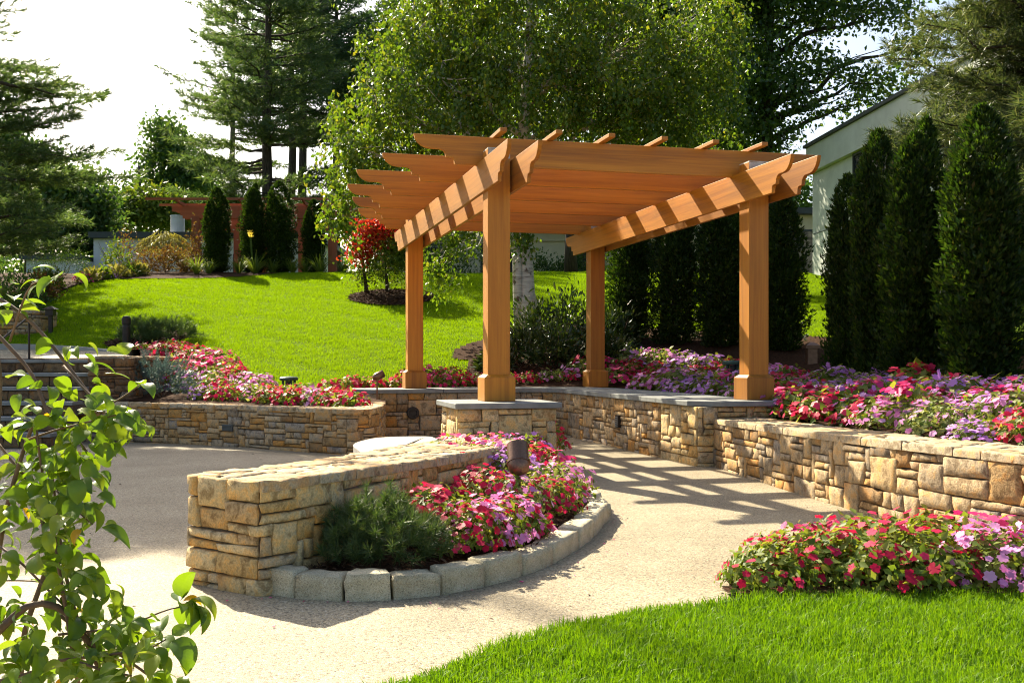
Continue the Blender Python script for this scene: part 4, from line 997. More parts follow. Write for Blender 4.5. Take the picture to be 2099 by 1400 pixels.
for p, s in spots:
    if (p[0] + 5.28) ** 2 / .75 ** 2 + (p[1] - 15.72) ** 2 / .5 ** 2 < 1: continue
    if p[0] < -6.3 and p[1] < 17.5: continue
    if p[0] > -2.12 and p[1] < 15.7: continue
    ul, vl = cy_ * (p[0] - PX) + sy_ * (p[1] - PY), -sy_ * (p[0] - PX) + cy_ * (p[1] - PY)
    if -1.22 < ul < 3.7 and vl < 6.12: continue
    q = np.array([p[0], p[1], float(hill(p[0], p[1]))]); a = px_of(q + np.array([0, 0, .12])); LB.append((q, s, nearest(a[0], a[1], picks), a[0]))
LB.sort(key=lambda k: k[3]); cnt = {}
def nthword(n): return ords[n - 1] if n <= 20 else ('twenty-' + ords[n - 21] if n < 30 else ('thirty-' + ords[n - 31] if n < 40 else 'fortieth'))
for q, s, kd, _ in LB:
    cnt[kd] = cnt.get(kd, 0) + 1
    impatiens(kd, 'far', q, s * rg.uniform(.9, 1.1), rg, f'{KN[kd]} impatiens, {nthword(cnt[kd])} of its colour from the left behind the left walls', 'impatiens behind the left and rear walls')
# right bed: drifts of colour
RBp = []
rb_poly = np.array([tuple(uv(1.6, 6.35)), tuple(uv(3.5, 6.25)), tuple(uv(3.62, 1.0)), (3.02, 11.25), (3.0, 10.6), (3.14, 9.6), (3.38, 8.1), (3.6, 7.3), (3.9, 6.5), (4.4, 6.0), (6.0, 8.0), (5.3, 10.6), (4.85, 12.2), (4.5, 14.0), (4.15, 16.0), (3.3, 18.6), (2.2, 19.2), (1.4, 18.6)])
xs_ = np.arange(1, 7, .41); ys_ = np.arange(5.5, 20, .38)
for j, y in enumerate(ys_):
    for x in xs_ + (.18 if j % 2 else 0):
        p = np.array([x, y]) + rg.normal(0, .06, 2)
        if inside(rb_poly, p[0:1], p[1:2])[0]: RBp.append(p)
kinds = []
for p in RBp:
    w1 = wob(np.array([[p[0] * .9, p[1] * .55]]), 1.5, 12)[0] + rg.normal(0, .35); kinds.append('red' if w1 > .38 else 'rose' if w1 > .12 else 'lilac' if w1 > -.42 else 'pink' if w1 > -.68 else 'pale')
bydist = sorted(range(len(RBp)), key=lambda i: RBp[i][1]); cnt = {}
for i in bydist:
    p, kd = RBp[i], kinds[i]; cnt[kd] = cnt.get(kd, 0) + 1
    size = 'near' if p[1] < 9.5 else 'far'
    lb = f'{KN[kd]} impatiens, {nthword(cnt[kd])} nearest of its colour behind the right hand walls' if cnt[kd] < 40 else f'{KN[kd]} impatiens among the farther drifts before the dark evergreens'
    impatiens(kd, size, (p[0], p[1], float(hill(p[0], p[1]))), rg.uniform(1.0, 1.5), rg, lb, 'impatiens behind the right hand walls' if cnt[kd] < 40 else f'{KN[kd]} impatiens in the farther right drifts', rg.uniform(.66, 1.02))

# fallen petals and a few dry leaves on the paving beside the beds
n = 40; s_ = rg.uniform(0, 1, n); gi = s_ * (len(gpa) - 1); i0 = np.minimum(gi.astype(int), len(gpa) - 2); fr = (gi - i0)[:, None]
pp = gpa[i0] * (1 - fr) + gpa[i0 + 1] * fr - np.stack([-gT[i0][:, 1], gT[i0][:, 0]], 1) / np.linalg.norm(gT[i0], axis=1)[:, None] * (np.abs(rg.normal(.03, .22, n)) + .02)[:, None]
p2 = np.stack([rg.uniform(1.0, 2.6, 22), rg.uniform(5.2, 7.0, 22)], 1)
P = np.vstack([pp, p2]); n = len(P); D = rdir(rg, n); D[:, 2] *= .1
tag(link('fallen_petals', TM().add(leaf_quads(np.c_[P, np.full(n, GZ + .006)], unit(D), unit(np.array([0, 0, 1.0]) + rg.normal(0, .12, (n, 3))), rg.uniform(.012, .024, n), rg.uniform(.009, .018, n), .1)).mesh('fallen_petals'), M['pet_rose']), 'fallen petals on the paving', 'petals', None, 'stuff')
n = 90; P = np.stack([rg.uniform(-4, 2.4, n), rg.uniform(3.6, 13, n), np.full(n, GZ + .008)], 1); D = rdir(rg, n); D[:, 2] *= .15
tag(link('fallen_leaves', TM().add(leaf_quads(P, unit(D), unit(np.array([0, 0, 1.0]) + rg.normal(0, .25, (n, 3))), rg.uniform(.012, .035, n), rg.uniform(.008, .02, n), .2)).mesh('fallen_leaves'), M['litter']), 'dry leaf bits on the paving', 'leaf litter', None, 'stuff')

# ------------------------------------------------------------------ shrubs
def shrub(name, label, loc, me, mat, cat='shrub', group=None, rz=0.0, sc=1.0, stem=None):
    t = thing(name, label, cat, loc, rz, group); t.scale = (sc, sc, sc)
    o = bpy.data.objects.new('foliage', me); COL.objects.link(o); o.parent = t
    if not me.materials: me.materials.append(mat)
    if stem:
        b = MB(); r2 = np.random.default_rng(int(stem * 1000))
        for k in range(6):
            a = r2.uniform(0, 6.28); b.tube(bend((0, 0, -.03), (math.cos(a) * stem * .5, math.sin(a) * stem * .5, stem * r2.uniform(.6, .95)), 5, r2, 0, .2), np.linspace(.014, .004, 5), 5)
        b.obj('stem', M['twig'], t)
    return t
q = onz(772, 1168, -.06)
shrub('mugo_pine', 'dark green dwarf pine shrub in the front bed beside the honey stone wall', (q[0], q[1] + .3, GZ + .09), shoot_shrub(4, .355, .32, .285, 330, 70, .055, .062, .0032, up=1.0), M['mugo'], stem=.25)
shrub('blue_spruce', 'low blue grey spruce mound at the left end of the flower bed', (-5.28, 15.72, float(hill(-5.28, 15.7)) - .0), shoot_shrub(9, .58, .42, .60, 330, 44, .075, .05, .006, up=.1, flat=.8), M['bluespruce'], stem=.3)
for i, (px, py, r_, h_) in enumerate(((288, 703, .45, .42), (348, 698, .55, .36))):
    p = on(px, py); shrub('feathery_shrub', ('small feathery green shrub beside the dark bollard', 'wider feathery olive shrub in the lawn island')[i], p, shoot_shrub(20 + i, r_, r_ * .6, h_, 180, 40, .09, .10, .007, up=.2), M['pine'], 'shrub', 'feathery shrubs in the lawn island')
# rhododendrons under the birch
for i, (x, y, r_, h_) in enumerate(((.15, 19.0, .55, .65), (.72, 18.9, .6, .72), (1.25, 19.3, .62, .75), (.45, 20.1, .6, .9), (1.15, 20.6, .7, 1.0), (-.32, 18.55, .3, .42), (1.9, 20.0, .55, .8), (1.65, 18.9, .45, .55))):
    shrub('rhododendron', f'dark glossy rhododendron under the birch, {ords[i]} of the clump' if i != 5 else 'small pale strap leaved shrub left of the rhododendrons', H3(x, y), leaf_shrub(40 + i, r_, r_ * .8, h_, 900, .14, .30, .2), M['rhodo'], 'shrub', 'rhododendrons under the birch', stem=h_ * .8)

# ------------------------------------------------------------------ arborvitae rows
AM = [arbor_mesh(1, 3.3, .47, 11000, .085, [(0, 0, 3.3, .36), (.17, .05, 2.95, .25), (-.18, -.07, 2.75, .25), (.03, -.17, 2.5, .23)]), arbor_mesh(2, 3.3, .44, 10000, .085, [(0, 0, 3.1, .37), (-.17, .05, 2.7, .25), (.14, -.12, 3.3, .22), (-.05, -.17, 2.3, .22)]), arbor_mesh(3, 3.3, .42, 9000, .085, [(0, 0, 3.3, .40), (.10, -.12, 2.8, .24), (-.13, -.05, 2.5, .24)])]
for m in AM: m.materials.append(M['arbor'])
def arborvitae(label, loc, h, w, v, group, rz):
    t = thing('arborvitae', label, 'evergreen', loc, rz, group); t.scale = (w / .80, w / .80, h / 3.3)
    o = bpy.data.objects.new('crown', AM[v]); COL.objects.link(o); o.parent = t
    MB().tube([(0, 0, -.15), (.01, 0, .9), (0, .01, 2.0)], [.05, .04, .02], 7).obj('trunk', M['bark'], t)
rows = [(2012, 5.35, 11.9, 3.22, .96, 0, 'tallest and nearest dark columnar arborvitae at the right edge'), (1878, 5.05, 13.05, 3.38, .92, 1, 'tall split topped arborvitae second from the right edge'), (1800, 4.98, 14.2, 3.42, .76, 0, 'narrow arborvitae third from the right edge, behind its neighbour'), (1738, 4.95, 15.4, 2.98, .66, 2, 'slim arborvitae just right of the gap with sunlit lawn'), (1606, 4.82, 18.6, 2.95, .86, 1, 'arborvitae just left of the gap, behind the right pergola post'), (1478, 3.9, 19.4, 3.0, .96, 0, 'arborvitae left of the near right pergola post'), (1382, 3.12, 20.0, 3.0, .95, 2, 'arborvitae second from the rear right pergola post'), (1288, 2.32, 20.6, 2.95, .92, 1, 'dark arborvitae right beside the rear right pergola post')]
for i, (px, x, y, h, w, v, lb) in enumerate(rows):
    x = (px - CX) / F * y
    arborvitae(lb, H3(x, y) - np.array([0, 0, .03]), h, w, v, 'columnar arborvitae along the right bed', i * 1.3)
for i, (px, base, top, y, w) in enumerate(((445, 560, 388, 30.6, .80), (518, 556, 378, 31.2, .82), (573, 553, 375, 31.3, .92), (643, 545, 412, 31.9, .72))):
    x = (px - CX) / F * y; z = float(hill(x, y)); h = 1 - (top - YH) / F * y - z
    arborvitae(('leftmost narrow arborvitae in front of the far red pergola', 'second narrow arborvitae before the far red pergola', 'widest arborvitae before the far red pergola', 'shaded rightmost arborvitae before the far red pergola')[i], (x, y, z), h, w, i % 3, 'narrow arborvitae before the far red pergola', i * 2.1)

# ------------------------------------------------------------------ crest bed plants
def crest_plant(px, Y): x = (px - CX) / F * Y; return H3(x, Y)
SM = strap_plant(3, 70, .62, .022); SM.materials.append(M['strap'])
for i, (px, Y, s, fl) in enumerate(((403, 29.7, 1.0, 0), (428, 29.9, .8, 0), (490, 30.2, .9, 0), (523, 30.3, 1.15, 3), (600, 30.7, .9, 0), (655, 30.8, 1.1, 2), (560, 30.6, .8, 0), (625, 30.9, .75, 0), (705, 31.2, .9, 0))):
    p = crest_plant(px, Y); t = thing('daylily', f'arching daylily clump, {ords[i] if i < 9 else ""} planted on the crest of the lawn' if not fl else f'daylily clump with {"three" if fl == 3 else "two"} pale yellow flowers on the crest', 'perennial', p, i * 1.7, 'daylilies along the crest'); t.scale = (s * 1.1,) * 3
    o = bpy.data.objects.new('foliage', SM); COL.objects.link(o); o.parent = t
    for k in range(fl):
        b = TM(); r2 = np.random.default_rng(k); c = np.array([.08 - .13 * k, -.1, .82 + .07 * k]); d = unit(np.stack([np.cos(np.arange(6) * 1.047), np.sin(np.arange(6) * 1.047), np.full(6, .8)], 1))
        b.add(leaf_quads(np.repeat(c[None], 6, 0), d, rdir(r2, 6, 1), .10, .055)); link('blossom', b.mesh('blossom'), M['yellow'], t)
        MB().tube([(c[0] * .2, c[1] * .2, 0), (c[0] * .7, c[1] * .7, .45), c], .006, 5).obj('stem', M['strap'], t)
p = crest_plant(340, 30.3); shrub('bronze_shrub', 'wide bronze leaved shrub left of the first narrow arborvitae', p, leaf_shrub(61, .98, .6, .74, 2600, .075, .55), M['barberry'], stem=.6)
p = crest_plant(398, 31.0); shrub('bronze_shrub', 'taller thin bronze shrub beside the red pergola post', p, leaf_shrub(62, .38, .35, 1.35, 900, .075, .55), M['barberry'], stem=1.2)
p = crest_plant(338, 32.5)
p = p + np.array([0, 0, -.15])
t = thing('weeping_maple', 'golden umbrella shaped weeping maple behind the bronze shrub', 'tree', p)
r2 = np.random.default_rng(8); a = r2.uniform(0, 6.28, 3600); q_ = r2.random(3600) ** .5
P_ = np.stack([np.cos(a) * q_ * .80, np.sin(a) * q_ * .80, 1.40 - .50 * q_ ** 2.0 - r2.random(3600) ** 2 * .22 * (1 - q_ * .5) + .07 * np.sin(a * 4) + .05 * np.sin(a * 7 + q_ * 9)], 1)
link('crown', TM().add(leaf_quads(P_, unit(np.stack([np.cos(a), np.sin(a), -1.2 + 0 * a], 1) + r2.normal(0, .3, (3600, 3))), rdir(r2, 3600, .5), .11, .03)).mesh('crown'), M['gold'], t)
b = MB(); b.tube([(0, 0, 0), (.03, 0, .5), (0, 0, .9)], [.04, .03, .02], 7)
for k in range(8): b.tube([(0, 0, .8), (.3 * math.cos(k * .8), .3 * math.sin(k * .8), 1.1), (.7 * math.cos(k * .8), .7 * math.sin(k * .8), .95)], [.018, .012, .005], 5)
b.obj('trunk', M['bark'], t)
p = crest_plant(240, 29.6); shrub('airy_shrub', 'tall airy yellow green shrub at the left of the crest bed', p, leaf_shrub(63, .5, .4, 1.05, 750, .08, .6), M['lime_leaf'], stem=1.0)
p = crest_plant(262, 30.6); shrub('airy_shrub', 'thin bare topped shrub behind the airy yellow green one', p, leaf_shrub(64, .45, .35, 1.35, 500, .07, .6), M['barberry'], stem=1.25)
for i, (px, Y, kd) in enumerate(((185, 28.0, 'gold'), (205, 28.4, 'strap'), (222, 28.6, 'lilac'), (245, 28.8, 'gold'), (272, 29.2, 'strap'), (170, 27.6, 'rose'), (285, 29.4, 'gold'))):
    p = crest_plant(px, Y)
    if kd in ('lilac', 'rose'): impatiens(kd, 'far', p, 1.0, rg, ('low lilac flower patch on the left crest edge', 'low rose flower patch at the far left crest edge')[kd == 'rose'], 'low flowers on the crest edge')
    else: shrub('hosta', f'low yellow green hosta clump, {ords[[0, 1, 0, 2, 3, 0, 4][i]]} from the left on the crest edge', p, leaf_shrub(70 + i, .28, .28, .3, 110, .16, .6), M['gold' if kd == 'gold' else 'lime_leaf'], 'perennial', 'hostas on the crest edge')
p = crest_plant(130, 29.5); shrub('clipped_yew', 'dark flat topped clipped yew under the left pine', p, leaf_shrub(66, .85, .6, .75, 2600, .05, .4, .2, .8), M['arbor'], stem=.5)
for i, (px, Y, m_, r_, h_) in enumerate(((40, 24.5, 'mid_leaf', .8, .9), (78, 25.2, 'barberry', .5, .6), (15, 22.5, 'lime_leaf', .6, .7), (60, 22.6, 'mid_leaf', .45, .5), (100, 26.6, 'lime_leaf', .4, .5), (-40, 23.5, 'mid_leaf', 1.0, 1.2))):
    p = crest_plant(px, Y); shrub('bushy_shrub', ('rounded green shrub on the left mulch slope', 'small bronze shrub on the left mulch slope', 'yellow green shrub above the left planter wall', 'low green shrub above the handrail', 'small lime shrub below the clipped yew', 'large green shrub at the far left slope')[i], p, leaf_shrub(80 + i, r_, r_ * .8, h_, 1200, .08, .55), M[m_], stem=h_ * .8)
for i, (px, Y, m_, r_, h_) in enumerate(((1112, 39, 'mid_leaf', .5, 1.1), (1150, 39.5, 'mid_leaf', .55, 1.0), (1180, 39.2, 'mid_leaf', .4, 1.4), (960, 37, 'dark_leaf', 1.2, 1.5), (905, 36.5, 'dark_leaf', 1.1, 1.2), (850, 36, 'dark_leaf', 1.1, 1.3))):
    p = crest_plant(px, Y); shrub('foundation_shrub', ('bushy shrub beside the birch trunk before the tan building', 'shrub against the tan building wall', 'upright shrub left of the tan building window', 'dark rounded shrub in deep shade behind the pergola', 'second dark shrub behind the hanging birch boughs', 'third dark shrub behind the rear left post')[i], p, leaf_shrub(90 + i, r_, r_ * .8, h_, 1000, .10, .55), M[m_], 'shrub', 'foundation shrubs')

# ------------------------------------------------------------------ trees
def bl(px, py, rx, ry, Y, rd=None): return (aty(px, py, Y), (rx * Y / F, rd or (rx + ry) / 2 * Y / F, ry * Y / F))
# birch with two stems
rb = np.random.default_rng(101)
bb = on(1088, 688); Yb = bb[1]
bx = [bl(1090, 120, 190, 150, Yb, 1.9), bl(900, 160, 140, 120, Yb - .6, 1.5), bl(770, 230, 105, 90, Yb - .8, 1.1), bl(735, 330, 85, 75, Yb - .8, .9), bl(700, 400, 55, 50, Yb - .6, .6), bl(860, 60, 150, 100, Yb, 1.6), bl(820, 310, 110, 70, Yb + .2, 1.1), bl(930, 260, 110, 70, Yb + .3, 1.2), bl(1250, 110, 150, 140, Yb, 1.9), bl(1200, 240, 170, 60, Yb + .4, 1.2), bl(1010, -80, 300, 130, Yb, 2.4), bl(1330, 220, 110, 70, Yb + .3, 1.2), bl(920, 440, 75, 45, Yb - .3, .7), bl(900, 520, 50, 45, Yb - .3, .5), bl(1060, 455, 60, 40, Yb - .2, .6), bl(690, 450, 35, 40, Yb - .6, .4), bl(1390, 90, 110, 120, Yb + .4, 1.4), bl(1440, 190, 75, 80, Yb + .6, .9), bl(1470, 60, 75, 90, Yb + .8, 1.0), bl(1400, 270, 70, 35, Yb + .5, .7)]
bt = [bb, aty(1078, 600, Yb), aty(1074, 500, Yb), aty(1072, 380, Yb + .1), aty(1075, 250, Yb + .1), aty(1085, 100, Yb), aty(1090, -60, Yb)]
broadleaf('birch_tree', 'two stemmed white barked birch with drooping boughs behind the cedar pergola', 'tree', bb, bt, bx, 2550, 24, .098, M['birch_leaf'], M['birch'], rb, droop=.5, r0=.205, gap=.30, gs=.8, strand=.62, seed=3, width=.66)
birch = bpy.data.objects['birch_tree']
b = MB(); b.tube(np.array([aty(1066, 690, Yb), aty(1062, 600, Yb - .1), aty(1060, 530, Yb - .15), aty(1040, 440, Yb - .2), aty(990, 330, Yb - .3), aty(930, 230, Yb - .4)]) - bb, np.linspace(.125, .05, 6), 10)
b.obj('second_stem', M['birch'], birch, smooth=True)
# green cascade maple with a red one, inside the mulch ring
rm = on(795, 600)
broadleaf('small_maple', 'small green cascading maple growing in the mulch ring on the lawn', 'tree', rm, [rm, rm + np.array([-.05, 0, .5]), rm + np.array([-.1, 0, 1.1])], [bl(800, 535, 52, 40, rm[1], .55), bl(800, 500, 40, 32, rm[1], .45), bl(830, 500, 40, 50, rm[1], .5), bl(745, 560, 25, 25, rm[1] - .2, .3)], 170, 22, .085, M['lime_leaf'], M['bark'], np.random.default_rng(12), .16, .4, r0=.045, gap=.2, gs=2, seed=8)
rm2 = np.array([rm[0] - .50, rm[1] - .2, float(hill(rm[0] - .50, rm[1] - .2))])
broadleaf('red_maple', 'red leaved Japanese maple half hidden behind the pergola rafters', 'tree', rm2, [rm2, rm2 + np.array([-.1, 0, .8]), rm2 + np.array([-.2, 0, 1.6])], [bl(745, 490, 36, 34, rm2[1], .45), bl(765, 462, 36, 18, rm2[1], .4), bl(733, 525, 24, 16, rm2[1], .3), bl(805, 470, 35, 22, rm2[1], .3)], 80, 26, .085, M['redmaple'], M['bark'], np.random.default_rng(13), .13, .3, r0=.045, gap=.2, gs=2, seed=9, sharp=.3, width=.8)
# dark oak at the back right, branches reaching right
ob_ = np.array([aty(1572, 560, 34)[0], 34, float(hill(8.3, 34))])
ox = [bl(1560, 30, 150, 110, 34, 2.5), bl(1480, 170, 130, 100, 34, 2.2), bl(1580, 190, 75, 80, 33.5, 1.5), bl(1705, 150, 70, 30, 33, .7), bl(1800, 172, 75, 30, 33, .7), bl(1680, 28, 100, 34, 33.5, 1.2), bl(1810, 20, 90, 32, 33, 1.0), bl(1868, 95, 42, 50, 33, .8), bl(1655, 215, 65, 22, 33, .6), bl(1755, 215, 45, 18, 33, .5), bl(1620, 285, 50, 25, 33.5, .7), bl(1500, 290, 110, 60, 34, 1.6), bl(1600, -90, 300, 90, 34, 3.2), bl(1300, -130, 240, 120, 35, 3.2), bl(1480, -230, 240, 120, 35, 3.2), bl(1250, -300, 200, 110, 36, 3)]
broadleaf('oak_tree', 'dark oak whose branches reach right across the sky above the grey building', 'tree', ob_, [ob_, aty(1572, 400, 34), aty(1570, 280, 34), aty(1572, 150, 34), aty(1580, 20, 34)], ox, 2300, 26, .17, M['dark_leaf'], M['bark'], np.random.default_rng(14), .30, .15, r0=.34, gap=.42, gs=.75, seed=17)
# dense dark trees behind the birch
for i, (px, Y, blobs, lb, mt) in enumerate((
    (1300, 46, [(1290, 40, 190, 150), (1180, 170, 160, 120), (1350, 200, 170, 100), (1450, 60, 150, 150), (1300, 330, 190, 80), (1430, 330, 120, 90)], 'broad dark tree filling the sky right behind the birch', 'dark_leaf'),
    (950, 48, [(930, 60, 190, 150), (840, 180, 130, 110), (1030, 180, 130, 110), (930, 330, 170, 90), (830, 400, 90, 60)], 'dark leafy tree behind the left half of the birch', 'dark_leaf'),
    (1500, 52, [(1490, 380, 140, 90), (1420, 430, 120, 60), (1600, 420, 110, 60), (1650, 470, 60, 60)], 'shaded tree between the pergola and the grey building', 'mid_leaf'),
    (1130, 50, [(1120, 400, 170, 80), (1040, 440, 120, 60), (1220, 440, 110, 60)], 'low dark tree above the tan building', 'mid_leaf'))):
    bs = np.array([(px - CX) / F * Y, Y, 4.0])
    broadleaf('shade_tree', lb, 'tree', bs, [bs, aty(px, 420, Y), aty(px + 5, 200, Y), aty(px, 80, Y)] if i < 2 else [bs, aty(px, 500, Y), aty(px, 420, Y)], [bl(*b_, Y, 2.6) for b_ in blobs], 900 if i < 2 else 420, 24, .24, M[mt], M['bark'], np.random.default_rng(30 + i), .42, .15, r0=.3, gap=.14, gs=.5, seed=20 + i)
broadleaf('shade_tree', 'dark tree behind the right of the birch, thin trunk near the tan building', 'tree', H3(1.75, 31.0), [H3(1.75, 31.0), aty(1168, 480, 31), aty(1190, 330, 31), aty(1260, 180, 31), aty(1320, 60, 31)], [bl(1340, 50, 150, 110, 31, 2.2), bl(1430, 150, 110, 80, 31, 1.8), bl(1270, -40, 150, 100, 31.5, 2.2), bl(1400, -60, 140, 120, 31, 2.2), bl(1250, 150, 110, 70, 31, 1.6)], 900, 26, .17, M['dark_leaf'], M['bark'], np.random.default_rng(35), .30, .15, r0=.16, gap=.2, gs=.7, seed=41)
broadleaf('shade_tree', 'unseen tall leafy tree added outside the upper left to shade the paving', 'tree', H3(-12.4, 22.0), [H3(-12.4, 22.0), np.array([-12.4, 22.0, 6.0]), np.array([-12.0, 22.2, 10.0]), np.array([-11.6, 22.4, 13.0])], [((-11.2, 22.2, 12.0), (2.6, 3.0, 2.4)), ((-10.4, 25.0, 12.2), (2.2, 2.2, 1.9)), ((-12.6, 20.6, 12.2), (2.4, 2.2, 2.2)), ((-13.0, 23.5, 11.6), (2.6, 2.6, 2.2)), ((-11.5, 21.5, 14.6), (2.2, 2.2, 1.6))], 1500, 26, .17, M['mid_leaf'], M['bark'], np.random.default_rng(36), .30, .15, r0=.2, gap=.18, gs=.6, seed=43)  # tree added out of view; its crown casts solid shade on the paving
# pines left of centre
def prad(r): return lambda f: r * (1 - f) ** .55
pr = np.random.default_rng(55)
def pbase(px, Y): x = (px - CX) / F * Y; return np.array([x, Y, float(hill(x, Y)) - .05])
conifer('white_pine', 'tall white pine with layered level branches behind the far red pergola', pbase(548, 42), 17.5, 3.2, prad(4.4), M['pine'], M['bark'], pr, r0=.27, whorl=.68, nb=6, tuft=.28, per=16, wd=.031, step=.22, zmax=14)
conifer('white_pine', 'bare lower trunked pine just right of the layered white pine', pbase(597, 50), 19, 9.0, prad(3.8), M['pine_dark'], M['bark'], pr, r0=.27, whorl=.8, nb=6, tuft=.30, per=13, wd=.042, step=.26, zmax=16)
conifer('white_pine', 'dark pine with the straight trunk nearest the birch crown', pbase(621, 48), 19, 8.6, prad(4.0), M['pine_dark'], M['bark'], pr, r0=.26, whorl=.75, nb=6, tuft=.30, per=13, wd=.042, step=.26, zmax=16)
conifer('white_pine', 'dark pine hidden behind the left birch boughs', pbase(690, 52), 20, 8.0, prad(4.6), M['pine_dark'], M['bark'], pr, r0=.26, whorl=.65, nb=7, tuft=.32, per=13, wd=.045, step=.27, zmax=16)
conifer('white_pine', 'faint farther pine left of the layered white pine', pbase(478, 56), 21, 9.0, prad(4.0), M['pine'], M['bark_grey'], pr, r0=.22, whorl=1.0, nb=5, tuft=.32, per=12, wd=.045, step=.30, zmax=18)
# left pine whose top shades the paving
lpx = np.array([-13.4, 25.0, float(hill(-13.4, 25.0))])
conifer('white_pine', 'large white pine reaching in from the left edge', lpx, 18.5, 1.6, lambda f: 4.4 * (1 - f) ** .45 * (.82 + .30 * math.sin(f * 19) ** 2), M['pine'], M['bark'], np.random.default_rng(57), r0=.30, whorl=.48, nb=8, tuft=.19, per=17, wd=.022, step=.16, rise=.08)
# right pine
conifer('pitch_pine', 'olive toned pine hanging in from the upper right', np.array([8.7, 15.6, 1.4]), 11.5, 2.0, lambda f: 2.9 * (1 - f) ** .3, M['pine_olive'], M['bark'], np.random.default_rng(58), r0=.22, whorl=.27, nb=11, tuft=.18, per=18, wd=.015, step=.14, rise=-.02)
# far left trees
for i, (px, Y, blobs, lb, mt, nc) in enumerate((
    (355, 62, [(352, 330, 55, 55), (345, 275, 30, 30), (385, 370, 50, 40), (330, 380, 45, 35), (310, 400, 30, 40)], 'blue green conical maple left of the far red pergola', 'mid_leaf', 380),
    (285, 56, [(290, 430, 60, 40), (330, 420, 40, 30), (250, 440, 40, 40), (370, 445, 40, 30)], 'sunlit light green tree above the pale building', 'lime_leaf', 300),
    (60, 48, [(50, 340, 70, 55), (20, 300, 40, 40), (110, 390, 60, 45), (160, 400, 60, 45), (190, 430, 50, 50), (30, 430, 90, 70), (120, 470, 90, 60)], 'mid green tree behind the lower branches of the left pine', 'mid_leaf', 520),
    (430, 66, [(420, 440, 70, 50), (480, 450, 60, 50), (400, 400, 40, 40)], 'shaded tree directly behind the far red pergola', 'mid_leaf', 260),
    (-80, 50, [(-80, 380, 120, 140), (-60, 220, 90, 100)], 'tall tree just beyond the left picture edge', 'mid_leaf', 300))):
    bs = np.array([(px - CX) / F * Y, Y, 4.0])
    broadleaf('shade_tree', lb, 'tree', bs, [bs, aty(px, 480, Y), aty(px, 400, Y), aty(px, 340, Y)], [bl(*b_, Y, 2.0) for b_ in blobs], nc, 24, .27, M[mt], M['bark'], np.random.default_rng(40 + i), .45, .15, r0=.2, gap=.2, gs=.4, seed=30 + i)
# far treeline, one mass
r2 = np.random.default_rng(90); n = 2600
x = r2.uniform(-75, 75, n); y = r2.uniform(80, 96, n); top = 11 + 3.0 * np.sin(x * .16) + 1.6 * np.sin(x * .43 + 1)
top = np.where((x < -12) & (x > -40), top * .75, top)
P = np.stack([x, y, 3.5 + r2.random(n) ** .7 * (top - 3.5)], 1); idx = np.repeat(np.arange(n), 22); m_ = len(idx)
tag(link('far_woods', TM().add(leaf_quads(P[idx] + r2.normal(0, .75, (m_, 3)), rdir(r2, m_, -.3), rdir(r2, m_, .5), .5 * r2.uniform(.6, 1.3, m_), .32, .1)).mesh('far_woods'), M['mid_leaf']), 'distant green woods behind the buildings', 'woods', None, 'stuff')
# ------------------------------------------------------------------ buildings
def wallbox(b, x0, x1, y0, y1, z0, z1): b.box(((x0 + x1) / 2, (y0 + y1) / 2, (z0 + z1) / 2), (x1 - x0, y1 - y0, z1 - z0)); return b
def window(parent, c, d, rz=0.0, bars=2):
    "dark pane in a proud frame; c centre on the wall face, d = (width, height), faces -y before rotation"
    w, h = d; e = empty('window', c, rz, parent)
    MB().box((0, -.012, 0), (w, .02, h)).obj('pane', M['glass'], e)
    f = MB(); t = .06
    f.box((0, -.02, h / 2 + t / 2), (w + 2 * t, .07, t)); f.box((0, -.02, -h / 2 - t / 2), (w + 2 * t, .07, t)); f.box((-w / 2 - t / 2, -.02, 0), (t, .07, h)); f.box((w / 2 + t / 2, -.02, 0), (t, .07, h))
    for k in range(1, bars): f.box((-w / 2 + w * k / bars, -.03, 0), (.045, .05, h))
    f.obj('frame', M['trimdark'], e); return e
# grey green building at the right: its long wall runs toward us
g = thing('grey_building', 'grey green stucco building with broad roof fascia behind the right arborvitae row', 'building', (8.62, 30.0, 3.4))
dr = unit(np.array([-.0808, 1.0, 0])); ang = math.atan2(dr[1], dr[0]) - math.pi / 2
bg_ = empty('wall', (0, 0, 0), ang, g)          # local -y runs toward us along the wall
bm_ = MB(); bm_.box((5, -7.5, 1.42), (10, 15, 2.96)); o = bm_.obj('wall_panel', M['stucco_grey'], bg_)
fa = MB(); fa.box((5.0 - .06, -7.5, 3.28), (10.2, 15.2, .74)); fa.obj('fascia', M['stucco_grey'], g).rotation_euler = (0, 0, ang)
fe = MB(); fe.box((5.0 - .09, -7.5, 3.70), (10.3, 15.3, .085)); fe.obj('roof_edge', M['trimdark'], g).rotation_euler = (0, 0, ang)
lm = MB(); lm.box((-.005, -7.5, 1.18), (.01, 14.9, .018)); lm.obj('panel_joint', M['trimdark'], g).rotation_euler = (0, 0, ang)
for y_, w_, z_, h_ in ((-4.7, 3.4, 2.02, 1.65), (-9.5, 3.4, 2.02, 1.65)):
    q = np.array([math.cos(ang) * -.0 - math.sin(ang) * y_, math.sin(ang) * 0 + math.cos(ang) * y_, z_])
    window(g, q, (w_, h_), ang - math.pi / 2)
# wing behind it
g2 = thing('rear_wing', 'low tan wing with a dark window beside the grey building corner', 'building', (9.6, 38, 3.6))
MB().box((0, 3, 1.15), (5.2, 6, 3.0)).obj('wall', M['stucco_tan'], g2); MB().box((0, 2.9, 2.75), (5.6, 6.6, .22)).obj('roof_edge', M['trimdark'], g2)
window(g2, (.95, 0, 1.25), (2.1, 1.6)); window(g2, (-1.6, 0, 1.25), (1.4, 1.3))
MB().box((1.2, -.2, .25), (.9, .4, .55)).obj('utility_box', M['grilles'], g2)
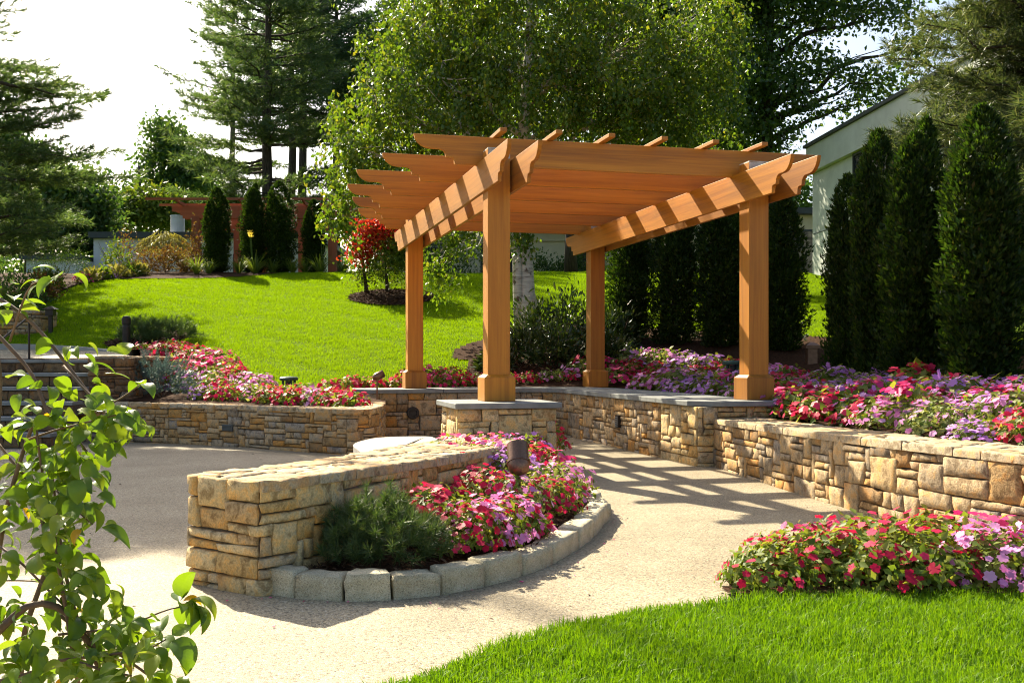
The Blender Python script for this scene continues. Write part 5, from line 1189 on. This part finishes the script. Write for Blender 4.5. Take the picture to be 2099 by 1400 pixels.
# tan building behind the birch trunk
g3 = thing('tan_building', 'low tan building with dark flat roof seen through the pergola', 'building', (3.2, 41, 3.7))
MB().box((0, 3, 1.05), (17, 6, 2.7)).obj('wall', M['stucco_tan'], g3); MB().box((0, 2.8, 2.53), (17.6, 6.8, .26)).obj('roof_edge', M['trimdark'], g3)
MB().box((0, -.06, 2.16), (17.1, .1, .46)).obj('fascia', M['stucco_tan'], g3)
for x_ in (-6.2, -3.6, .0, 2.6): window(g3, (x_ - .2, 0, 1.1), (1.15, 1.35))
# pale building on the left
g4 = thing('pale_building', 'pale grey flat roofed building with a white roof vent at the left', 'building', (-15.2, 46, 3.72))
b = MB(); wallbox(b, -3.2, 6.5, 0, 8, 0, 2.6); wallbox(b, -5.6, -3.2, -1.2, 8, 0, 1.55); b.obj('wall', M['stucco_pale'], g4)
b = MB(); wallbox(b, -3.35, 6.7, -.25, 8.2, 2.6, 2.86); wallbox(b, -5.8, -3.36, -1.45, 8.2, 1.55, 1.78); b.obj('roof_edge', M['trimdark'], g4)
v = MB(); v.lathe([(.31, 2.86), (.31, 3.72), (.33, 3.72), (.33, 3.79), (.28, 3.79)], (.05, 1.4, 0), 18); v.box((.05, 1.4, 2.88), (.9, .9, .05)); v.obj('roof_vent', M['ventwhite'], g4, smooth=False)
b = MB(); wallbox(b, -6.6, -3.0, 3.0, 8.0, 2.62, 3.3); b.obj('rooftop_block', M['stucco_pale'], g4)
window(g4, (3.6, 0, 1.4), (1.2, .9))

# ------------------------------------------------------------------ far red pergola
rp = thing('far_pergola', 'dark red stained pergola on the crest behind the narrow arborvitae', 'pergola', (0, 0, 0))
YR = 33.0; zb_, zt_ = 1 - (446 - YH) / F * YR, 1 - (428 - YH) / F * YR
ztop = 1 - (424 - YH) / F * YR
for px, Y in ((403, 32.9), (488, 36.3), (545, 32.9), (682, 32.9), (620, 36.3), (790, 32.9)):
    x = (px - CX) / F * Y; z0 = float(hill(x, Y)) - .1
    MB().box((x, Y, (z0 + zb_) / 2), (.25, .25, zb_ - z0)).obj('post', M['red_z'], rp)
xl, xr = aty(356, 0, YR)[0], -3.2
for Y in (32.78, 33.02, 36.2, 36.44):
    MB().prism(scroll(xl, xr, zt_ + .06, zb_ - .06, .8), lambda p: (p[0], Y + .05, p[1]), lambda p: (p[0], Y, p[1])).obj('beam', M['red_u'], rp)
for k in range(8):
    x = xl + .35 + k * (xr - xl - .7) / 7
    MB().prism(scroll(32.0, 37.3, ztop + .08, zt_ + .05, .8), lambda p: (x + .06, p[0], p[1]), lambda p: (x, p[0], p[1])).obj('rafter', M['red_v'], rp)
for k in range(5):
    Y = 32.05 + k * 1.25; MB().box(((xl + xr) / 2 - .2, Y, ztop + .10), (xr - xl + .7, .06, .07)).obj('purlin', M['red_u'], rp)

# ------------------------------------------------------------------ steps, landing, rail
LX0, LX1 = -9.3, -6.05
st = thing('stone_steps', 'stone steps with bluestone treads up to the left landing', 'steps', (0, 0, 0))
nst = 6; y0s, rise, run = 13.75, (1.0 - GZ) / 6, .34
for k in range(nst):
    za, zb2 = GZ + k * rise, GZ + (k + 1) * rise; ya = y0s + k * run
    face = np.array([(LX0, ya), (LX1, ya)])
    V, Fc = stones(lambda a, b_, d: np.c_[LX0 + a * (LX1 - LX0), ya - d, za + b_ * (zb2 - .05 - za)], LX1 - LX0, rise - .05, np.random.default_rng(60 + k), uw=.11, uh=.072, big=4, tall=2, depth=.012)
    link('riser', mesh_np('riser', V, Fc), M['stone_shade'], st)
    MB().box(((LX0 + LX1) / 2, ya + run / 2 - .015, zb2 - .025), (LX1 - LX0, run + .05, .05)).obj('tread', M['bluestone'], st, bevel=.006)
    MB().box(((LX0 + LX1) / 2, ya + 1.2, (za + zb2 - .05) / 2 - .002), (LX1 - LX0 - .02, 2.3, zb2 - .056 - za)).obj('mortar', M['mortar'], st)
yl = y0s + nst * run
lp = MB(); lp.add([(LX0, yl - .05, .996), (LX1, yl - .05, .996), (LX1 - .1, yl + 1.6, 1.02), (-7.1, yl + 3.2, 1.10), (-7.3, yl + 4.4, 1.2), (-8.4, yl + 5.0, 1.26), (-14, yl + 4.6, 1.25), (-14, yl - .05, .996)], [tuple(range(8))])
tag(lp.obj('landing_path', M['paving']), kind='structure')
# stone wing wall right of the steps
ww = thing('wing_wall', 'shade toned stone cheek wall closing the right side of the steps', 'stone wall', (0, 0, 0))
lp_ = fillet([(LX1 - .02, 14.95), (LX1 + .48, 15.25), (LX1 + .48, 15.8), (LX1 + .40, 15.9), (LX1 + .36, 17.4), (LX1 - .02, 17.4)], .03, 3)
zw = lambda p: np.interp(np.asarray(p)[:, 1], [15.2, 15.7, 18], [1.02, 1.04, 1.06]) 
facing(resample(lp_, .06), GZ, zw, np.random.default_rng(71), M['stone_shade'], ww, uw=.09, uh=.045)
core(lp_, GZ, zw, M['mortar'], ww, drop=.0)
topping(np.array([(LX1 + .40, 15.2), (LX1 + .40, 17.4)]), np.array([(LX1, 15.2), (LX1, 17.4)]), 1.045, np.random.default_rng(72), M['stone_top'], ww)
# curved pale kerb round the lawn island and planter wall at the far left
kb = thing('curved_kerb', 'pale curved stone kerb between the landing and the lawn', 'kerb', (0, 0, 0))
ck = catmull([(-6.25, 17.6), (-6.45, 18.6), (-7.0, 19.35), (-7.9, 19.9), (-9.2, 20.1), (-11, 20.0)], .15); b = MB(); n = len(ck); o2 = offs(ck, -.18)
zk = hill(ck[:, 0], ck[:, 1]); zk = np.maximum(zk, 1.08) + .09
V = [(x, y, z) for (x, y), z in zip(ck, zk)] + [(x, y, z) for (x, y), z in zip(o2, zk)] + [(x, y, z - .35) for (x, y), z in zip(ck, zk)] + [(x, y, z - .35) for (x, y), z in zip(o2, zk)]
b.add(V, [(i, i + 1, n + i + 1, n + i) for i in range(n - 1)] + [(2 * n + i, 2 * n + i + 1, i + 1, i) for i in range(n - 1)] + [(n + i, n + i + 1, 3 * n + i + 1, 3 * n + i) for i in range(n - 1)])
b.obj('kerb_stone', M['slab'], kb)
pw_ = thing('planter_wall', 'low stone planter wall above the landing at the far left', 'stone wall', (0, 0, 0))
pl = catmull([(-13, 20.9), (-11.2, 21.2), (-10.2, 21.3), (-9.75, 21.6), (-9.7, 22.3)], .12)
zp = lambda p: np.full(len(p), 2.0)
facing(pl, 1.0, zp, np.random.default_rng(75), M['stone'], pw_, uw=.11, uh=.075)
core(np.vstack([pl, [(-10.1, 22.3), (-10.2, 21.7), (-13, 21.3)]]), 1.0, zp, M['mortar'], pw_)
topping(pl, np.array([(-13, 21.3), (-10.2, 21.7), (-10.1, 22.3)]), 2.0, np.random.default_rng(76), M['stone_top'], pw_)
# handrails
hr = thing('handrail', 'pair of thin dark iron handrails down the left steps', 'handrail', (0, 0, 0))
for (xa, yb) in ((-8.15, 0), (-7.45, 0)):
    top_ = np.array([xa, yl + .35, 1.0]); bot = np.array([xa - .1, y0s - .1, GZ])
    pth = [top_ + [0, .12, .62], top_ + [0, 0, .66], top_ + [0, -.15, .60], bot + [0, .1, .72], bot + [0, -.06, .68], bot + [0, -.1, .55]]
    MB().tube(pth, .02, 7).obj('rail', M['blackmetal'], hr, smooth=True)
    for q in (top_, bot + [0, .12, 0], (top_ + bot) / 2 + [0, 0, .0]): MB().tube([q, q + [0, 0, .64]], .017, 7).obj('baluster', M['blackmetal'], hr)

# ------------------------------------------------------------------ lamps and small fittings
def axis3(d):
    d = unit(np.asarray(d, float)); a = unit(np.cross(d, [.2, .1, .9] if abs(d[2]) < .9 else [1, 0, 0])); return np.stack([a, np.cross(d, a), d], 1)
q = aty(1063, 950, 6.95)
t = thing('bullet_spotlight', 'bronze bullet spotlight aimed up at the pergola in the front flower bed', 'spotlight', q)
A = axis3((-.05, .55, .85)); s = .15
MB().lathe([(.02, -.62), (.25, -.56), (.42, -.38), (.48, -.12), (.49, .0), (.53, .0), (.53, .10), (.47, .12), (.47, .95), (.44, .97), (.43, .80), (.0, .78)], (0, 0, 0), 28, A).obj('housing', M['bronze'], t, smooth=True)
MB().lathe([(.40, .76), (.40, .79), (0, .80)], (0, 0, 0), 20, A).obj('lens', M['lens'], t)
MB().tube([(0, .02, -.45), (0, .03, -2.4)], .1, 10).obj('stake', M['bronze'], t, smooth=True)
t.scale = (s, s, s)
md = t.children[0].modifiers.new('edge', 'EDGE_SPLIT'); md.split_angle = R(40)
p = on(775, 822); q = np.array([-1.98, 15.35, float(hill(-1.98, 15.35)) + .36])
t = thing('bullet_spotlight', 'small brown spotlight at the left end of the rear seat wall', 'spotlight', q); t.scale = (.12,) * 3
A = axis3((.75, .2, .35)); MB().lathe([(.02, -.62), (.3, -.5), (.45, -.2), (.48, 0), (.48, .9), (.42, .92), (.40, .7), (0, .68)], (0, 0, 0), 20, A).obj('housing', M['bronze'], t, smooth=True)
MB().tube([(0, .02, -.4), (0, .03, -3)], .1, 8).obj('stake', M['bronze'], t)
# low green path lights
def path_light(label, loc, s):
    t = thing('path_light', label, 'garden light', loc); t.scale = (s,) * 3
    MB().lathe([(.50, .82), (.54, .86), (.54, .97), (.46, 1.03), (0, 1.06)], (0, 0, 0), 18).obj('lamp_hood', M['verdigris'], t)
    for k in range(4):
        a = k * 1.57 + .6; MB().box((.36 * math.cos(a), .36 * math.sin(a), .3), (.13, .09, 1.1), a).obj('leg', M['verdigris'], t)
    MB().lathe([(.16, .1), (.16, .8)], (0, 0, 0), 12).obj('lamp_tube', M['trimdark'], t)
q = aty(592, 800, 15.9); path_light('small green path light with four legs at the lawn edge', (q[0], 15.9, float(hill(q[0], 15.9)) + .05), .26)
q = aty(1502, 760, 16.0); path_light('green capped path light among the flowers beside the right post', (q[0], 16.0, float(hill(q[0], 16.0)) + .10), .30)
q = aty(1663, 735, 17.5); t = thing('post_light', 'short square brown garden light at the end of the lawn gap', 'garden light', (q[0], 17.5, float(hill(q[0], 17.5))))
MB().box((0, 0, .13), (.16, .16, .28)).obj('lamp_post', M['bronze'], t); b = MB(); b.box((0, 0, .30), (.25, .25, .05)); b.taper((0, 0), .326, .38, .11, .03); b.obj('lamp_hood', M['bronze'], t)
q = on(261, 712); t = thing('bollard_light', 'dark cylindrical bollard light beside the lawn island', 'bollard', (q[0], q[1] - .05, q[2]))
MB().lathe([(.075, -.1), (.075, .40), (.068, .42), (.068, .44), (.085, .45), (.085, .56), (.06, .60), (0, .61)], (0, 0, 0), 16).obj('bollard_post', M['blackmetal'], t)
q = aty(82, 690, 21.0); t = thing('lantern_light', 'black lantern light on a post by the left planter', 'garden light', (q[0] - .05, 21.6, 1.5)); t.scale = (.8, .8, .6)
MB().box((0, 0, .3), (.09, .09, .9)).obj('lamp_post', M['blackmetal'], t); b = MB(); b.box((0, 0, .78), (.2, .2, .22)); b.taper((0, 0), .891, 1.0, .16, .03); b.obj('lamp_hood', M['blackmetal'], t)
# fittings on walls
q = uv(-.12, 4.94); n_ = np.array([sy_, -cy_]); t = thing('wall_light', 'round dark wall light on the rear left seat wall', 'wall light', (q[0] + n_[0] * .03, q[1] + n_[1] * .03, .19), YAW)
A = axis3((0, -1, 0)); MB().lathe([(.095, -.03), (.095, .02), (.085, .03), (.06, .03), (.05, .018), (0, .018)], (0, 0, 0), 20, A).obj('bezel', M['blackmetal'], t)
for k in range(3): MB().box((0, -.034, -.04 + k * .04), (.12, .008, .012)).obj('louvre', M['blackmetal'], t)
q = uv(1.83, 4.88); t = thing('outlet_box', 'small grey outlet box on the shaded rear seat wall', 'outlet', (q[0] + n_[0] * .05, q[1] + n_[1] * .05, .15), YAW)
MB().box((0, 0, 0), (.13, .08, .2)).obj('box_body', M['boxgrey'], t, bevel=.008); MB().box((0, -.045, .0), (.09, .012, .13)).obj('cover', M['grilles'], t)
i = int(np.argmin(np.abs(CX + F * Lf[:, 0] / Lf[:, 1] - 467))); q = Lf[i]; tn = unit(Lf[i + 1] - Lf[i - 1]); t = thing('wall_vent', 'flat grey louvred vent set in the left retaining wall', 'vent', (q[0] + tn[1] * .02, q[1] - tn[0] * .02, .09), math.atan2(tn[1], tn[0]))
MB().box((0, 0, 0), (.19, .03, .085)).obj('plate', M['grilles'], t)
for k in range(4): MB().box((0, -.018, -.027 + k * .018), (.17, .012, .006)).obj('louvre', M['trimdark'], t)
q = uv(2.17, 2.1); t = thing('wall_light', 'dark striped step light on the right seat wall', 'wall light', (q[0] - .02, q[1], .19), YAW)
MB().box((0, 0, 0), (.05, .11, .16)).obj('plate', M['blackmetal'], t)
for k in range(5): MB().box((-.028, 0, -.055 + k * .027), (.012, .1, .008)).obj('louvre', M['boxgrey'], t)

# ------------------------------------------------------------------ dogwood shrub in the foreground
dg = thing('dogwood_shrub', 'leafy dogwood shrub with drooping leaves at the left foreground', 'shrub', (-1.25, 2.35, GZ))
base = np.array([-1.25, 2.35, GZ]); rd = np.random.default_rng(202); sb_ = MB()
def br(pts, Y0, Y1, r0_, r1_):
    "branch through photo points, its depth running from Y0 to Y1"
    k = len(pts); P = np.array([aty(x, y, Y0 + (Y1 - Y0) * i / (k - 1)) for i, (x, y) in enumerate(pts)])
    C = catmull(P, .03); sb_.tube(C - base, np.linspace(r0_, r1_, len(C)) * .72, 7); return C
B = []
B.append(br([(-60, 1330), (-20, 1000), (0, 800), (-10, 700), (-20, 640)], 2.3, 2.25, .013, .005))
B.append(br([(-20, 1250), (10, 1060), (60, 890), (85, 860), (140, 880), (180, 930)], 2.3, 2.2, .010, .004))
B.append(br([(-40, 590), (40, 640), (100, 700), (200, 830), (230, 850)], 2.35, 2.2, .006, .005))
B.append(br([(-30, 660), (60, 760), (100, 850), (150, 920)], 2.45, 2.4, .007, .005))
B.append(br([(130, 750), (175, 800), (215, 830), (250, 815), (285, 790)], 2.2, 2.1, .004, .002))
B.append(br([(-20, 1310), (60, 1240), (130, 1250), (170, 1300), (250, 1400), (300, 1470)], 2.1, 2.2, .011, .008))
B.append(br([(-20, 1300), (70, 1235), (150, 1280), (230, 1330), (300, 1380)], 2.25, 2.2, .009, .004))
B.append(br([(40, 1440), (50, 1300), (95, 1160), (90, 1080), (60, 990), (20, 940), (-10, 900)], 2.2, 2.35, .010, .004))
B.append(br([(160, 1400), (140, 1280), (120, 1160), (105, 1050), (85, 960), (75, 880)], 2.15, 2.1, .007, .003))
B.append(br([(230, 1420), (170, 1300), (140, 1200), (125, 1120), (115, 1040), (105, 950)], 2.2, 2.2, .008, .003))
B.append(br([(120, 1300), (210, 1290), (290, 1270), (340, 1250), (375, 1243)], 2.15, 2.1, .004, .002))
B.append(br([(150, 1350), (230, 1340), (300, 1330), (340, 1310)], 2.05, 2.0, .005, .002))
B.append(br([(0, 1120), (40, 1150), (90, 1200), (150, 1260)], 2.2, 2.15, .004, .003))
B.append(br([(110, 1000), (150, 1040), (190, 1075)], 2.15, 2.1, .003, .0015))
B.append(br([(-30, 1190), (60, 1190), (130, 1200)], 2.3, 2.25, .003, .002))
B.append(br([(20, 700), (60, 590), (100, 575), (130, 565)], 2.3, 2.2, .004, .002))
B.append(br([(60, 900), (120, 880), (200, 860), (240, 850)], 2.15, 2.1, .004, .002))
B.append(br([(-20, 1400), (60, 1380), (130, 1350), (200, 1370), (270, 1385)], 2.0, 2.0, .006, .003))
sb_.obj('stem', M['twig'], dg, smooth=True)
LVv = []; LVf = []; ln = 0
def big_leaf(p, d, up, l, w, curl, cup):
    "ovate pointed leaf, arched along its length and cupped across"
    global ln
    d = unit(d); s = unit(np.cross(d, up)); u = np.cross(s, d); nl, nw = 10, 6; V = []
    pos = np.array(p, float); a = 0.0; st = l / nl; cur = d.copy(); nrm = u.copy()
    for i in range(nl + 1):
        t = i / nl; wd = w * max(0, math.sin(math.pi * t ** .70)) ** .9 * (1 - .25 * t ** 4) if 0 < t < 1 else .0
        for j in range(nw + 1):
            q = (j / nw - .5) * 2; vein = .016 * l * math.sin(22 * t - abs(q) * 9) * (abs(q) > .1) * (abs(q) < .95) - .03 * l * max(0, .25 - abs(q))
            V.append(pos + s * q * wd / 2 + nrm * (cup * abs(q) ** 1.3 * wd / 2 + vein))
        ca = curl / nl; c, si = math.cos(ca), math.sin(ca); cur, nrm = cur * c - nrm * si, nrm * c + cur * si; pos = pos + cur * st
    k = nw + 1
    for i in range(nl):
        for j in range(nw): LVf.append((ln + i * k + j, ln + i * k + j + 1, ln + (i + 1) * k + j + 1, ln + (i + 1) * k + j))
    LVv.extend(V); ln += len(V)
def cluster(c, n, size, fwd):
    for k in range(n):
        a = rd.uniform(0, 2 * math.pi); d = unit(np.array([math.cos(a), math.sin(a) * .8, rd.uniform(-.5, .45)]) + fwd * .5)
        l = size * rd.uniform(.6, 1.2); st_ = d * rd.uniform(.008, .025)
        big_leaf(c + st_ - base, d, np.array([0, 0, 1.0]) + rd.normal(0, .45, 3), l, l * rd.uniform(.48, .64), rd.uniform(.6, 2.3), rd.uniform(.1, .45))
for bi, C in enumerate(B):
    L_ = len(C); k = 0; 
    stepn = 4 if bi not in (2, 3) else 9
    for i in range(2 if bi not in (0, 2, 3, 5) else 8, L_, stepn):
        fw = unit(C[min(i + 1, L_ - 1)] - C[i - 1])
        if rd.random() < .86: cluster(C[i] + rd.normal(0, .012, 3), 2 if bi in (2, 3, 0) else int(rd.integers(2, 5)), .053, fw)
    cluster(C[-1], 4, .070, unit(C[-1] - C[-4]))
# leaf groups placed where the photograph shows the dense masses
for x, y, Y, n in ((60, 980, 2.2, 6), (120, 960, 2.15, 6), (150, 1010, 2.1, 5), (60, 1050, 2.25, 5), (110, 1085, 2.1, 5), (180, 960, 2.15, 4), (150, 1170, 2.1, 6), (200, 1190, 2.1, 5), (90, 1150, 2.0, 3), (30, 950, 2.2, 3), (40, 1020, 2.25, 3), (100, 1120, 2.2, 4), (180, 1010, 2.1, 4), (160, 1110, 2.12, 4), (30, 1110, 2.2, 3), (200, 880, 2.12, 4), (140, 820, 2.15, 3), (60, 1310, 2.1, 7), (120, 1330, 2.1, 7), (40, 1370, 2.0, 6), (200, 1330, 2.05, 6), (250, 1300, 2.1, 6), (300, 1320, 2.1, 5), (350, 1340, 2.0, 4), (230, 1255, 2.15, 4), (20, 1270, 2.2, 5), (10, 1180, 2.25, 4), (215, 840, 2.1, 5), (250, 860, 2.1, 4), (160, 860, 2.15, 4), (190, 900, 2.15, 4), (40, 800, 2.2, 2), (10, 620, 2.3, 3), (190, 720, 2.1, 2), (160, 700, 2.12, 2), (30, 880, 2.2, 3), (180, 1230, 2.1, 4), (130, 1060, 2.05, 4), (120, 920, 2.1, 4), (90, 1000, 2.05, 4), (80, 1260, 2.15, 4), (160, 1375, 2.0, 5), (270, 1375, 1.98, 4)):
    for k in range(int(n * 2.6)): cluster(aty(x + rd.normal(0, 22), y + rd.normal(0, 22), Y + rd.normal(0, .08)), 1, .052, np.array([.3, -.2, -.2]))
cluster(aty(388, 1238, 2.1), 4, .07, np.array([1, 0, .1])); big_leaf(aty(398, 1226, 2.1) - base, np.array([.7, -.1, .1]), np.array([0, 0, 1.0]), .07, .042, 1.7, .2)
me = mesh_np('foliage', np.array(LVv), np.array(LVf)); link('foliage', me, M['dogwood'], dg, smooth=True)
